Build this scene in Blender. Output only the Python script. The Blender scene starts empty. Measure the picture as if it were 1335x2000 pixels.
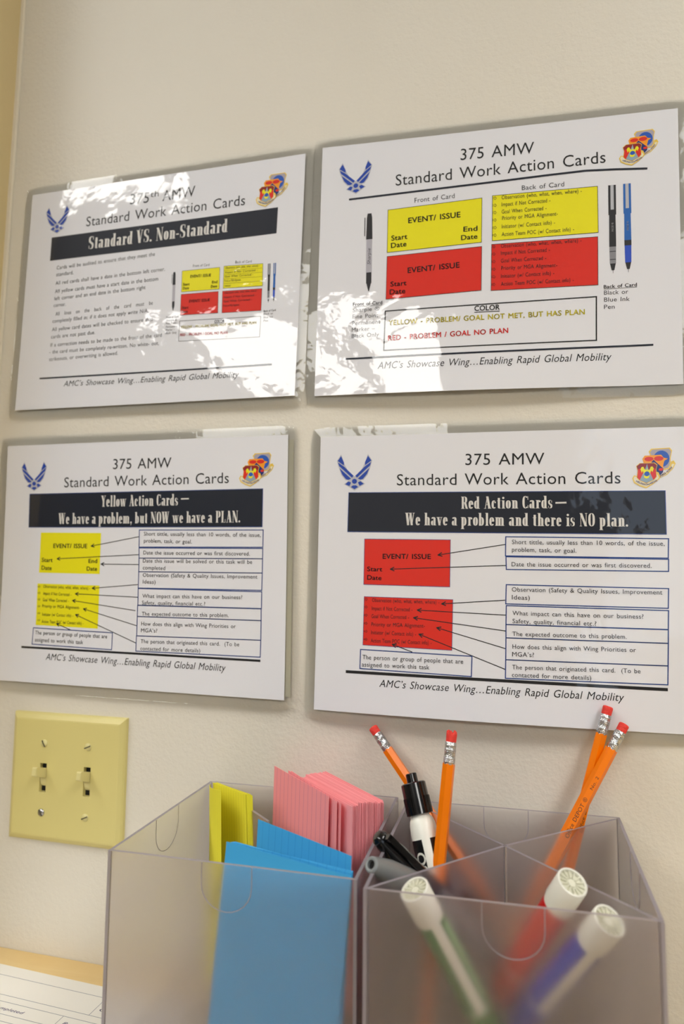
import bpy, math, random
from mathutils import Vector, Matrix
random.seed(7)
SC = bpy.context.scene
COL = SC.collection
MM = 0.001
Z0 = 1.10                      # height of the survey origin above the floor, metres
def V(x, y, z): return Vector((x * MM, y * MM, z * MM + Z0))
# ------------------------------------------------------------------ camera
cam_data = bpy.data.cameras.new('camera')
cam = bpy.data.objects.new('camera', cam_data)
COL.objects.link(cam)
yaw, pitch, roll = -0.2572, 0.0943, 0.0084
fw = Vector((math.sin(yaw) * math.cos(pitch), math.cos(yaw) * math.cos(pitch), math.sin(pitch)))
rt = Vector((math.cos(yaw), -math.sin(yaw), 0))
up = rt.cross(fw)
r2 = rt * math.cos(roll) + up * math.sin(roll)
u2 = -rt * math.sin(roll) + up * math.cos(roll)
CAM = V(435.35, -517.82, 275.5)
cam.matrix_world = Matrix(((r2.x, u2.x, -fw.x, CAM.x), (r2.y, u2.y, -fw.y, CAM.y), (r2.z, u2.z, -fw.z, CAM.z), (0, 0, 0, 1)))
cam_data.sensor_fit = 'VERTICAL'
cam_data.sensor_height = 36
cam_data.sensor_width = 24
cam_data.lens = 1289.35 / 2000 * 36
cam_data.clip_start = 0.02
cam_data.clip_end = 50
cam_data.dof.use_dof = True
cam_data.dof.focus_distance = 0.475
cam_data.dof.aperture_fstop = 5.0
SC.camera = cam
# ------------------------------------------------------------------ world, lights, exposure
w = bpy.data.worlds.new('world'); SC.world = w; w.use_nodes = True
w.node_tree.nodes['Background'].inputs[0].default_value = (0.75, 0.85, 1, 1)
w.node_tree.nodes['Background'].inputs[1].default_value = 0.6
LAMP = 22.0                     # emission of the ceiling light diffusers
WINDOW_GLOW = 3.0              # daylight behind the window at the back of the room
SC.cycles.max_bounces = 24; SC.cycles.transmission_bounces = 24; SC.cycles.diffuse_bounces = 6; SC.cycles.glossy_bounces = 6
SC.view_settings.view_transform = 'Standard'
SC.view_settings.look = 'None'
SC.view_settings.exposure = -1.02
SC.view_settings.gamma = 1.0
SC.view_settings.use_curve_mapping = False
# ------------------------------------------------------------------ materials
def lin(h):
    h = h.lstrip('#'); c = [int(h[i:i + 2], 16) / 255 for i in (0, 2, 4)]
    return tuple((v / 12.92 if v <= .04045 else ((v + .055) / 1.055) ** 2.4) for v in c) + (1,)
MATS = {}
def principled(name, col, rough=.5, metal=0., coat=0., coat_rough=.03, spec=.5):
    m = bpy.data.materials.new(name); m.use_nodes = True
    b = m.node_tree.nodes['Principled BSDF']
    b.inputs['Base Color'].default_value = lin(col) if isinstance(col, str) else col
    b.inputs['Roughness'].default_value = rough
    b.inputs['Metallic'].default_value = metal
    b.inputs['Coat Weight'].default_value = coat
    b.inputs['Coat Roughness'].default_value = coat_rough
    b.inputs['Specular IOR Level'].default_value = spec
    MATS[name] = m
    return m, m.node_tree, b
def add_bump(nt, target, layers, coords='Object'):
    tc = nt.nodes.new('ShaderNodeTexCoord'); prev = None
    for sc, dist, det in layers:
        n = nt.nodes.new('ShaderNodeTexNoise'); n.inputs['Scale'].default_value = sc; n.inputs['Detail'].default_value = det
        nt.links.new(tc.outputs[coords], n.inputs['Vector'])
        bp = nt.nodes.new('ShaderNodeBump'); bp.inputs['Distance'].default_value = dist; bp.inputs['Strength'].default_value = 1
        nt.links.new(n.outputs['Fac'], bp.inputs['Height'])
        if prev: nt.links.new(prev.outputs['Normal'], bp.inputs['Normal'])
        prev = bp
    nt.links.new(prev.outputs['Normal'], target)
def mottled(nt, b, c1, c2, scale, coords='Object', detail=3):
    tc = nt.nodes.new('ShaderNodeTexCoord'); n = nt.nodes.new('ShaderNodeTexNoise')
    n.inputs['Scale'].default_value = scale; n.inputs['Detail'].default_value = detail
    nt.links.new(tc.outputs[coords], n.inputs['Vector'])
    mx = nt.nodes.new('ShaderNodeMix'); mx.data_type = 'RGBA'
    mx.inputs[6].default_value = lin(c1); mx.inputs[7].default_value = lin(c2)
    nt.links.new(n.outputs['Fac'], mx.inputs[0]); nt.links.new(mx.outputs[2], b.inputs['Base Color'])
    return mx
# painted walls: roller stipple
m, nt, b = principled('wall_paint', '#ddd8ca', .55)
mottled(nt, b, '#e1dccf', '#dad4c6', 6)
add_bump(nt, b.inputs['Normal'], [(230, .00042, 2.0), (600, .00016, 2.0)])
m, nt, b = principled('tan_paint', '#cfbd8e', .5)
add_bump(nt, b.inputs['Normal'], [(230, .0003, 2.0)])
m, nt, b = principled('room_paint', '#8a8378', .6)
m, nt, b = principled('bead_paint', '#e6dfce', .4)
m, nt, b = principled('ceiling_tile', '#e8e6df', .8)
m, nt, b = principled('carpet', '#54514e', .95)
add_bump(nt, b.inputs['Normal'], [(400, .003, 2.0)])
# laminated print: paper and inks under a wavy clear film
FILM = [(6.0, .0065, 1.0), (20, .0012, 2.0), (85, .00022, 2.0)]
def laminated(name, col):
    m, nt, b = principled(name, col, .6, coat=1.0, coat_rough=.035, spec=.3)
    add_bump(nt, b.inputs['Coat Normal'], FILM)
    return m
for n_, c_ in dict(paper='#e3e4ea', ink='#141418', inkgrey='#2b2b30', navy='#0c1526', white='#dcdad6', yellow='#eae200', red='#d9230f',
                   yellowink='#cfc000', redink='#e01808', blueline='#173a80', wingblue='#1b43a8', winggrey='#b9bcc6', shieldgrey='#a8a2ac', gold='#e9c64e', orange='#f29a10',
                   globe='#1f55b5', navyshield='#18246e', maroon='#8c1512', skyray='#8fa6b4', cream='#e6dfc4', purpleink='#6b5a9c', pensteel='#b7b9c0',
                   penblue='#1f62b4', penblue2='#2a4fc0', penblack='#26262b', pengrey='#85858c', barrelgrey='#b3b1bb', sheet2='#e2ddc6').items():
    laminated('print_' + n_, c_)
# clear laminate margin
m = bpy.data.materials.new('laminate_film'); m.use_nodes = True; nt = m.node_tree; nt.nodes.clear()
o = nt.nodes.new('ShaderNodeOutputMaterial'); t = nt.nodes.new('ShaderNodeBsdfTransparent'); g = nt.nodes.new('ShaderNodeBsdfGlossy')
d = nt.nodes.new('ShaderNodeBsdfDiffuse'); d.inputs[0].default_value = lin('#eeeadc'); t.inputs[0].default_value = (1, 1, .995, 1)
g.inputs['Roughness'].default_value = .05; fr = nt.nodes.new('ShaderNodeFresnel'); fr.inputs[0].default_value = 1.5
m1 = nt.nodes.new('ShaderNodeMixShader'); m1.inputs[0].default_value = .015; m2 = nt.nodes.new('ShaderNodeMixShader')
nt.links.new(t.outputs[0], m1.inputs[1]); nt.links.new(d.outputs[0], m1.inputs[2]); nt.links.new(fr.outputs[0], m2.inputs[0])
nt.links.new(m1.outputs[0], m2.inputs[1]); nt.links.new(g.outputs[0], m2.inputs[2]); nt.links.new(m2.outputs[0], o.inputs[0])
add_bump(nt, g.inputs['Normal'], FILM)
MATS['laminate_film'] = m
# slightly frosted clear plastic of the organizers
def plastic(name, tint, rough, haze, hazecol):
    m = bpy.data.materials.new(name); m.use_nodes = True; nt = m.node_tree; b = nt.nodes['Principled BSDF']
    b.inputs['Base Color'].default_value = tint; b.inputs['Transmission Weight'].default_value = 1; b.inputs['Roughness'].default_value = rough; b.inputs['IOR'].default_value = 1.45
    d = nt.nodes.new('ShaderNodeBsdfDiffuse'); d.inputs[0].default_value = hazecol
    mx = nt.nodes.new('ShaderNodeMixShader'); mx.inputs[0].default_value = haze
    nt.links.new(b.outputs[0], mx.inputs[1]); nt.links.new(d.outputs[0], mx.inputs[2])
    nt.links.new(mx.outputs[0], nt.nodes['Material Output'].inputs[0]); MATS[name] = m
plastic('clear_plastic', (.985, .972, .995, 1), .26, .03, lin('#d9d2e2'))
plastic('plastic_rim', (.82, .79, .84, 1), .35, .5, lin('#a9a2ab'))
principled('ivory_plastic', '#d8cc86', .38)
principled('ivory_toggle', '#dcd294', .32)
principled('dark_gap', '#0a0a08', .8)
principled('painted_screw', '#d6cd90', .35)
principled('bare_screw', '#b9b9bb', .25, metal=1)
principled('slot_dark', '#4d4a38', .6)
m, nt, b = principled('pencil_paint', '#f27c00', .32, coat=.1, coat_rough=.1, spec=.22)
m, nt, b = principled('ferrule_metal', '#c9cbce', .22, metal=1)
add_bump(nt, b.inputs['Normal'], [(900, .0006, 2.0)])
m, nt, b = principled('eraser_rubber', '#e03a30', .7)
add_bump(nt, b.inputs['Normal'], [(700, .0006, 2.0)])
principled('pencil_print', '#150d06', .5)
principled('pencil_wood', '#d9b37d', .7); principled('graphite', '#2a2a2c', .4)
principled('plug_white', '#dddcc8', .45); principled('marker_white', '#ecebe0', .3); principled('black_gloss', '#08080a', .16, coat=.4)
principled('silver_grey', '#8a8f90', .35, metal=.3)
for n_, c_ in dict(green='#0e6a1c', red='#cc0c08', blue='#0a20aa', palegreen='#8fbd86', black='#0b0b0d').items():
    principled('label_' + n_, c_, .3, coat=.3)
def card_stock(name, col, line, ruled=True):
    m, nt, b = principled(name, col, .75, spec=.25)
    if ruled:
        tc = nt.nodes.new('ShaderNodeTexCoord'); sx = nt.nodes.new('ShaderNodeSeparateXYZ'); nt.links.new(tc.outputs['Object'], sx.inputs[0])
        a = nt.nodes.new('ShaderNodeMath'); a.operation = 'MULTIPLY'; a.inputs[1].default_value = 1 / .0056; nt.links.new(sx.outputs[0], a.inputs[0])
        f_ = nt.nodes.new('ShaderNodeMath'); f_.operation = 'FRACT'; nt.links.new(a.outputs[0], f_.inputs[0])
        l = nt.nodes.new('ShaderNodeMath'); l.operation = 'LESS_THAN'; l.inputs[1].default_value = .07; nt.links.new(f_.outputs[0], l.inputs[0])
        mx = nt.nodes.new('ShaderNodeMix'); mx.data_type = 'RGBA'; mx.inputs[6].default_value = lin(col); mx.inputs[7].default_value = lin(line)
        nt.links.new(l.outputs[0], mx.inputs[0]); nt.links.new(mx.outputs[2], b.inputs['Base Color'])
card_stock('card_yellow', '#e8e03c', '#cfc733'); card_stock('card_pink', '#fb9ea2', '#d9869a'); card_stock('card_blue', '#42a8e0', '#3795d4')
card_stock('card_blue_plain', '#42a6df', '#2f86c6', False); card_stock('card_pink_edge', '#fca9ae', '#c26a88', False)
# maple desk top
m, nt, b = principled('maple', '#e6cd94', .35)
tc = nt.nodes.new('ShaderNodeTexCoord'); mp = nt.nodes.new('ShaderNodeMapping'); mp.inputs['Scale'].default_value = (3, 14, 14)
nz = nt.nodes.new('ShaderNodeTexNoise'); nz.inputs['Scale'].default_value = 3; nz.inputs['Detail'].default_value = 5; nz.inputs['Distortion'].default_value = 1.4
mx = nt.nodes.new('ShaderNodeMix'); mx.data_type = 'RGBA'; mx.inputs[6].default_value = lin('#ead29c'); mx.inputs[7].default_value = lin('#dbb877')
nt.links.new(tc.outputs['Object'], mp.inputs[0]); nt.links.new(mp.outputs[0], nz.inputs[0]); nt.links.new(nz.outputs['Fac'], mx.inputs[0]); nt.links.new(mx.outputs[2], b.inputs['Base Color'])
principled('form_paper', '#eceae4', .5); principled('form_line', '#8b8f9c', .5); principled('form_ink', '#20206a', .5)
def emitter(name, col, s):
    m = bpy.data.materials.new(name); m.use_nodes = True; nt = m.node_tree; nt.nodes.clear()
    e = nt.nodes.new('ShaderNodeEmission'); e.inputs[0].default_value = col; e.inputs[1].default_value = s
    o = nt.nodes.new('ShaderNodeOutputMaterial'); nt.links.new(e.outputs[0], o.inputs[0]); MATS[name] = m
emitter('lamp_diffuser', (1, .975, .93, 1), LAMP)
emitter('daylight', (.72, .84, 1, 1), WINDOW_GLOW)
principled('white_metal', '#e2e2de', .4)
# ------------------------------------------------------------------ object helpers
def link(name, verts, faces, mat, parent=None, smooth=False, mats=None, midx=None):
    me = bpy.data.meshes.new(name); me.from_pydata([tuple(v) for v in verts], [], faces)
    for mm in (mats or [mat]): me.materials.append(MATS[mm])
    if midx: me.polygons.foreach_set('material_index', midx)
    if smooth: me.polygons.foreach_set('use_smooth', [True] * len(me.polygons))
    me.update()
    o = bpy.data.objects.new(name, me); COL.objects.link(o)
    if parent: o.parent = parent
    return o
def tag(o, label=None, cat=None, group=None, kind=None):
    if label: o['label'] = label
    if cat: o['category'] = cat
    if group: o['group'] = group
    if kind: o['kind'] = kind
    return o
def empty(name, loc, label, cat, group=None, M=None):
    e = bpy.data.objects.new(name, None); e.empty_display_size = .02; COL.objects.link(e)
    if M is not None: e.matrix_world = M
    else: e.location = loc
    return tag(e, label, cat, group)
class MB:
    def __init__(s): s.v = []; s.f = []; s.m = []
    def box(s, x0, x1, y0, y1, z0, z1, mi=0, taper=0):
        n = len(s.v); t = taper
        s.v += [(x0, y0, z0), (x1, y0, z0), (x1, y1, z0), (x0, y1, z0), (x0 + t, y0 + t, z1), (x1 - t, y0 + t, z1), (x1 - t, y1 - t, z1), (x0 + t, y1 - t, z1)]
        s.f += [(n, n + 3, n + 2, n + 1), (n + 4, n + 5, n + 6, n + 7), (n, n + 1, n + 5, n + 4), (n + 1, n + 2, n + 6, n + 5), (n + 2, n + 3, n + 7, n + 6), (n + 3, n, n + 4, n + 7)]
        s.m += [mi] * 6; return s
    def poly(s, pts, mi=0):
        n = len(s.v); s.v += pts; s.f.append(tuple(range(n, n + len(pts)))); s.m.append(mi); return s
    def lathe(s, prof, seg=32, a0=0, a1=360, mi=0, capend=True):
        n = len(s.v); full = abs(a1 - a0) >= 359.9; k = seg if full else seg + 1
        for r, z in prof:
            for i in range(k):
                a = math.radians(a0 + (a1 - a0) * i / seg); s.v.append((r * math.cos(a), r * math.sin(a), z))
        for j in range(len(prof) - 1):
            for i in range(seg):
                i2 = (i + 1) % k if full else i + 1
                s.f.append((n + j * k + i, n + j * k + i2, n + (j + 1) * k + i2, n + (j + 1) * k + i)); s.m.append(mi)
        if full and capend:
            if prof[0][0] > 1e-6: s.f.append(tuple(n + i for i in reversed(range(k)))); s.m.append(mi)
            if prof[-1][0] > 1e-6: s.f.append(tuple(n + (len(prof) - 1) * k + i for i in range(k))); s.m.append(mi)
        return s
    def build(s, name, mats, parent=None, smooth=False, scale=MM, off=(0, 0, 0)):
        if isinstance(mats, str): mats = [mats]
        return link(name, [((x + off[0]) * scale, (y + off[1]) * scale, (z + off[2]) * scale) for x, y, z in s.v], s.f, None, parent, smooth, mats, s.m)
def auto_smooth(o, ang=35):
    me = o.data; me.polygons.foreach_set('use_smooth', [True] * len(me.polygons))
    try: me.set_sharp_from_angle(angle=math.radians(ang))
    except Exception: pass
    return o
# ------------------------------------------------------------------ room
def room_box(name, x0, x1, y0, y1, z0, z1, mat):
    return tag(MB().box(x0, x1, y0, y1, z0, z1).build(name, mat, scale=1), kind='structure')
room_box('floor', -3.2, 3.6, -4.3, .12, -.1, 0, 'carpet')
room_box('ceiling', -3.2, 3.6, -4.3, .12, 2.7, 2.8, 'ceiling_tile')
room_box('wall_back', -3.2, 3.6, 0, .12, 0, 2.7, 'wall_paint')
room_box('wall_right', 3.5, 3.6, -4.2, 0, 0, 2.7, 'room_paint')
room_box('wall_far_left', -3.2, -3.1, -4.2, 0, 0, 2.7, 'room_paint')
# wall behind the camera, with a window opening
mb = MB(); wx0, wx1, wz0, wz1 = 1.0, 2.5, .95, 2.5
mb.box(-3.1, wx0, -4.3, -4.2, 0, 2.7); mb.box(wx1, 3.5, -4.3, -4.2, 0, 2.7); mb.box(wx0, wx1, -4.3, -4.2, 0, wz0); mb.box(wx0, wx1, -4.3, -4.2, wz1, 2.7)
tag(mb.build('wall_front', 'room_paint', scale=1), kind='structure')
win = tag(MB().box(wx0, wx1, -4.27, -4.25, wz0, wz1).build('window_1', 'daylight', scale=1), kind='structure')
mb = MB()
for x in (wx0, (wx0 + wx1) / 2 - .02, wx1 - .04): mb.box(x, x + .04, -4.24, -4.18, wz0, wz1)
for z in (wz0, wz1 - .04): mb.box(wx0, wx1, -4.239, -4.181, z, z + .04)
mb.build('window_frame', 'white_metal', win, scale=1)
# projecting end of the left wall with its corner bead; it leans very slightly
lean = 0.0125
mb = MB(); mb.box(-.30, 0, -.07, -.001, -1.1, 1.6)
pil = tag(mb.build('wall_left', 'tan_paint', scale=1), kind='structure')
pil.location = (-.0436, 0, 1.1 + .62); 
for v in pil.data.vertices: v.co.x += v.co.z * lean; v.co.z = max(-1.719, min(v.co.z, .979))
for v in pil.data.vertices: v.co.z = -1.719 if v.co.z < 0 else .979
for v in pil.data.vertices: v.co.x = (-.30 if v.co.x < -.1 else 0) + v.co.z * lean
bead = MB().box(0, .0035, -.0035, -.0005, -1.719, .979).build('trim_1', 'bead_paint', scale=1)
for v in bead.data.vertices: v.co.x += v.co.z * lean
bead.location = pil.location; tag(bead, kind='structure')
# ceiling lights
LIGHT_LABELS = ['recessed ceiling light panel behind the camera at the left of the room', 'recessed ceiling light panel behind the camera near the middle of the room', 'recessed ceiling light panel behind the camera at the right of the room', 'recessed ceiling light panel nearest the poster wall, on the left', 'recessed ceiling light panel nearest the poster wall, on the right']
for i, (lx, ly) in enumerate([(-.98, -2.85), (-.2, -2.85), (1.85, -2.6), (-.95, -.86), (1.5, -1.0)]):
    t = empty('ceiling_light', (lx, ly, 2.7), LIGHT_LABELS[i], 'ceiling light', 'recessed ceiling lights')
    a, bb = .30, .60
    for bx_ in ((-a - .03, a + .03, -bb - .03, -bb), (-a - .03, a + .03, bb, bb + .03), (-a - .03, -a, -bb, bb), (a, a + .03, -bb, bb)):
        MB().box(*bx_, -.03, -.001).build('frame', 'white_metal', t, scale=1)
    MB().box(-a, a, -bb, bb, -.012, -.002).build('diffuser', 'lamp_diffuser', t, scale=1)
# ------------------------------------------------------------------ desk and form
desk = empty('desk', V(300, -300, -52.4), 'maple desk top set against the wall under the posters', 'desk')
DZ = -52.4
MB().box(-340, 1300, -420, 299.5, -32, 0).build('desk_top', 'maple', desk)
for x in (-335, 1270): MB().box(x, x + 25, -400, 290, -1047.5, -32).build('side_panel', 'maple', desk)
MB().box(-310, 1270, 265, 285, -600, -32).build('modesty_panel', 'maple', desk)
fo = empty('printed_form', V(0, -40, DZ), 'white printed form lying on the desk at lower left', 'paper')
FA, FB = Vector((11.7, -21.8)), Vector((117.4, -26.1))
fx = (FB - FA).normalized(); fy = Vector((fx.y, -fx.x))
if fy.y > 0: fy = -fy
def fpt(a, b, h): p = FA + fx * a + fy * b; return (p.x, p.y + 40, h)
def fquad(mb, a0, a1, b0, b1, h): mb.poly([fpt(a0, b1, h), fpt(a1, b1, h), fpt(a1, b0, h), fpt(a0, b0, h)])
mb = MB(); P_ = [fpt(-40, 216, .1), fpt(239, 216, .1), fpt(239, 0, .1), fpt(-40, 0, .1)]
Q_ = [(x, y, .4) for x, y, z in P_]; mb.v = P_ + Q_; mb.f = [(0, 3, 2, 1), (4, 5, 6, 7), (0, 1, 5, 4), (1, 2, 6, 5), (2, 3, 7, 6), (3, 0, 4, 7)]; mb.m = [0] * 6
mb.build('sheet', 'form_paper', fo)
mb = MB()
for b_ in (11.5, 32, 38.5, 50.5, 57, 80, 100): fquad(mb, -38, 236, b_, b_ + .45, .46)
for a_, b0, b1 in ((113, 11.5, 32), (96, 38.5, 50.5), (90, 57, 100)): fquad(mb, a_, a_ + .45, b0, b1, .46)
mb.build('table_lines', 'form_line', fo)
POSTERS = [
 ('TL', [(-15.78, 642.32), (264.35, 639.55), (258.31, 424.5), (-20.93, 427.68)], [
  ('title_lettering', 'ink', [('T', '375', 108.93, 24.04, 128.44, 24.92, 10.14, 'c'), ('T', 'th', 129.89, 19.85, 138.5, 20.05, 5.54, 'c'), ('T', 'AMW', 142.6, 25.36, 175.47, 24.78, 9.97, 'c'), ('T', 'Standard Work Action Cards', 63.34, 40.13, 224.74, 39.65, 9.47, 'c')], [], None),
  ('heading_banner', 'navy', [('Q', [(25.86, 46.73), (256.13, 45.99), (255.86, 69.75), (25.85, 70.18)])], [('banner_lettering', 'white', [('T', 'Standard VS. Non-Standard', 67.76, 63.28, 209.28, 62.87, 12.42, 'X')])], None),
  ('rule_lettering', 'inkgrey', [('T', 'Cards will be audited to ensure that they meet the', 34.13, 79.79, 138.35, 77.21, 3.64, 'n'), ('T', 'standard.', 34.31, 86.43, 53.0, 86.29, 3.69, 'n'), ('T', 'All red cards shall have a date in the bottom left corner.', 34.17, 95.06, 149.37, 92.68, 3.61, 'n'), ('T', 'All yellow cards must have a start date in the bottom', 34.24, 103.26, 143.18, 101.21, 3.61, 'n'), ('T', 'left corner and an end date in the bottom right', 34.23, 110.37, 130.72, 108.15, 3.61, 'n'), ('T', 'corner.', 33.94, 117.02, 47.18, 116.81, 3.66, 'n'), ('T', 'All   lines   on   the   back   of   the   card   must   be', 36.67, 125.71, 139.18, 123.66, 3.59, 'n'), ('T', 'completely filled in; if it does not apply write N/A.', 34.02, 132.56, 135.27, 130.61, 3.58, 'n'), ('T', 'All yellow card dates will be checked to ensure that', 34.1, 140.78, 140.17, 138.89, 3.57, 'n'), ('T', 'cards are not past due.', 33.73, 147.9, 81.03, 146.97, 3.6, 'n'), ('T', 'If a correction needs to be made to the front of the card', 33.8, 155.98, 150.28, 154.72, 3.54, 'n'), ('T', '- the card must be completely re-written. No white- out,', 33.18, 162.74, 147.84, 162.03, 3.53, 'n'), ('T', 'strikeouts, or overwriting is allowed.', 33.53, 169.86, 106.63, 168.52, 3.56, 'n')], [], None),
  ('caption_lettering', 'inkgrey', [('T', 'Front of Card', 177.29, 92.12, 193.33, 92.75, 2.41, 'n')], [], None),
  ('caption_lettering', 'inkgrey', [('T', 'Back of Card', 218.26, 93.0, 233.75, 93.92, 2.36, 'n')], [], None),
  ('yellow_card', 'yellow', [('Q', [(166.87, 94.69), (203.68, 95.07), (204.35, 115.13), (167.29, 114.43)])], [('card_outline', 'ink', [('O', [(166.87, 94.69), (203.68, 95.07), (204.35, 115.13), (167.29, 114.43)], 0.25)]), ('card_lettering', 'ink', [('T', 'EVENT/ ISSUE', 175.35, 102.01, 195.5, 102.67, 2.58, 'b'), ('T', 'Start', 168.37, 108.61, 174.99, 108.93, 2.41, 'b'), ('T', 'Date', 168.6, 112.27, 174.55, 112.52, 2.4, 'b'), ('T', 'End', 196.95, 109.3, 202.11, 109.49, 2.37, 'b'), ('T', 'Date', 196.1, 113.32, 202.11, 113.38, 2.37, 'b')])], None),
  ('yellow_card', 'yellow', [('Q', [(207.71, 94.46), (244.55, 96.08), (245.22, 116.29), (207.96, 114.96)])], [('card_outline', 'ink', [('O', [(207.71, 94.46), (244.55, 96.08), (245.22, 116.29), (207.96, 114.96)], 0.25)]), ('card_lettering', 'ink', [('T', 'Observation (who, what, when, where) -', 209.13, 97.17, 241.25, 98.46, 1.89, 'c'), ('T', 'Impact if Not Corrected -', 209.14, 101.27, 239.89, 102.36, 1.88, 'c'), ('T', 'Goal When Corrected -', 209.03, 105.15, 235.91, 106.0, 1.88, 'c'), ('T', 'Priority or MGA Alignment-', 208.93, 109.13, 224.6, 109.65, 1.89, 'c'), ('T', 'Initiator', 209.49, 113.58, 215.33, 113.83, 1.88, 'c'), ('L', [(207.93, 98.59), (244.54, 100.11)], 0.15), ('L', [(208.14, 102.5), (244.72, 103.97)], 0.15), ('L', [(208.35, 106.42), (244.91, 107.81)], 0.15), ('L', [(208.58, 110.53), (245.11, 111.86)], 0.15)])], None),
  ('red_card', 'red', [('Q', [(167.2, 116.6), (203.5, 117.3), (204.16, 137.02), (167.5, 135.99)])], [('card_outline', 'ink', [('O', [(167.2, 116.6), (203.5, 117.3), (204.16, 137.02), (167.5, 135.99)], 0.25)]), ('card_lettering', 'ink', [('T', 'EVENT/ ISSUE', 175.62, 125.13, 195.71, 125.59, 2.57, 'b'), ('T', 'Start', 168.81, 130.42, 175.19, 130.66, 2.39, 'b'), ('T', 'Date', 168.71, 134.23, 174.75, 134.33, 2.38, 'b')])], None),
  ('red_card', 'red', [('Q', [(207.57, 117.48), (244.82, 118.66), (244.95, 138.48), (208.12, 137.36)])], [('card_outline', 'ink', [('O', [(207.57, 117.48), (244.82, 118.66), (244.95, 138.48), (208.12, 137.36)], 0.25)]), ('card_lettering', 'ink', [('T', 'Observation (who, what, when, where) -', 209.31, 120.09, 241.11, 121.02, 1.88, 'c'), ('T', 'Impact if Not Corrected -', 209.31, 124.16, 239.75, 124.91, 1.87, 'c'), ('T', 'Goal When Corrected -', 209.2, 128.01, 235.79, 128.57, 1.87, 'c'), ('T', 'Priority or MGA Alignment-', 209.1, 131.97, 224.51, 132.3, 1.87, 'c')])], None),
  ('color_key_box', 'ink', [('O', [(167.27, 141.33), (245.0, 143.67), (244.87, 162.13), (167.32, 160.15)], 0.35)], [('key_heading', 'ink', [('T', 'COLOR', 201.45, 145.94, 210.93, 146.19, 2.35, 'b'), ('L', [(201.48, 146.45), (210.96, 146.7)], 0.25)]), ('yellow_lettering', 'yellowink', [('T', 'YELLOW - PROBLEM/ GOAL NOT MET, BUT HAS PLAN', 168.59, 148.44, 241.2, 150.13, 2.25, 'b')]), ('red_lettering', 'redink', [('T', 'RED - PROBLEM / GOAL NO PLAN', 168.68, 155.43, 214.46, 156.85, 2.26, 'b')])], None),
  ('side_lettering', 'inkgrey', [('T', 'Front of Card', 153.77, 137.75, 165.75, 138.01, 1.82, 'b'), ('T', 'Sharpie ®', 153.96, 140.77, 164.5, 140.9, 1.91, 'n'), ('T', 'Fine Point', 153.92, 143.67, 164.11, 143.65, 1.91, 'n'), ('T', 'Permanent', 153.9, 146.77, 165.41, 146.85, 1.91, 'n'), ('T', 'Marker –', 154.08, 149.58, 162.84, 149.84, 1.91, 'n'), ('T', 'Black Only', 154.05, 152.68, 164.89, 152.78, 1.91, 'n')], [], None),
  ('side_lettering', 'inkgrey', [('T', 'Back of Card', 247.4, 140.18, 258.62, 140.14, 1.74, 'b'), ('T', 'Black or', 247.53, 142.88, 256.21, 142.91, 1.84, 'n'), ('T', 'Blue Ink', 247.67, 145.88, 256.35, 145.9, 1.84, 'n'), ('T', 'Pen', 247.81, 148.87, 251.91, 149.0, 1.84, 'n')], [], None),
  ('PENS', None, [(159.12, 94.84), (160.03, 131.22), (250.45, 96.7), (251.31, 132.06), (255.58, 96.63), (256.18, 131.49), 2.9, 2.3], [], None),
  ('bottom_rule', 'navy', [('L', [(24.57, 186.28), (257.52, 187.39)], 1.5)], [], None),
  ('motto_lettering', 'ink', [('T', 'AMC’s Showcase Wing…Enabling Rapid Global Mobility', 51.43, 195.36, 227.49, 196.85, 5.22, 'i')], [], None),
 ], [(17.28, 16.54), (43.46, 16.95), (44.92, 42.32), (17.77, 42.56)], [(235.1, 14.03), (265.36, 14.73), (263.95, 43.86), (234.73, 44.13)]),
 ('TR', [(279.68, 642.24), (559.18, 628.45), (555.3, 415.3), (275.04, 423.48)], [
  ('title_lettering', 'ink', [('T', '375 AMW', 117.79, 23.86, 175.15, 24.39, 9.58, 'c'), ('T', 'Standard Work Action Cards', 64.63, 40.35, 228.1, 38.16, 9.53, 'c')], [], None),
  ('top_rule', 'navy', [('L', [(24.88, 48.5), (90.82, 46.66), (152.91, 44.92), (185.17, 43.88), (213.35, 43.22), (234.71, 44.43), (257.57, 46.29)], 1.7)], [], None),
  ('caption_lettering', 'inkgrey', [('T', 'Front of Card', 80.75, 56.58, 113.41, 55.67, 3.95, 'n')], [], None),
  ('caption_lettering', 'inkgrey', [('T', 'Back of Card', 165.96, 54.3, 197.76, 54.32, 3.82, 'n')], [], None),
  ('yellow_card', 'yellow', [('Q', [(58.65, 60.81), (135.17, 57.82), (135.04, 94.89), (58.77, 97.47)])], [('card_outline', 'ink', [('O', [(58.65, 60.81), (135.17, 57.82), (135.04, 94.89), (58.77, 97.47)], 0.35)]), ('card_lettering', 'ink', [('T', 'EVENT/ ISSUE', 75.93, 73.81, 118.35, 72.38, 4.58, 'b'), ('T', 'Start', 62.1, 87.6, 75.49, 87.03, 4.18, 'b'), ('T', 'Date', 62.0, 93.87, 74.91, 93.24, 4.16, 'b'), ('T', 'End', 120.73, 84.94, 131.86, 84.97, 4.09, 'b'), ('T', 'Date', 119.02, 91.89, 131.92, 91.57, 4.07, 'b')])], None),
  ('red_card', 'red', [('Q', [(58.84, 100.86), (135.29, 98.43), (135.16, 134.77), (58.73, 137.26)])], [('card_outline', 'ink', [('O', [(58.84, 100.86), (135.29, 98.43), (135.16, 134.77), (58.73, 137.26)], 0.35)]), ('card_lettering', 'ink', [('T', 'EVENT/ ISSUE', 76.29, 116.31, 118.17, 114.67, 4.52, 'b'), ('T', 'Start', 62.26, 126.76, 75.56, 126.48, 4.11, 'b'), ('T', 'Date', 61.7, 133.4, 74.76, 133.07, 4.11, 'b')])], None),
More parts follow.
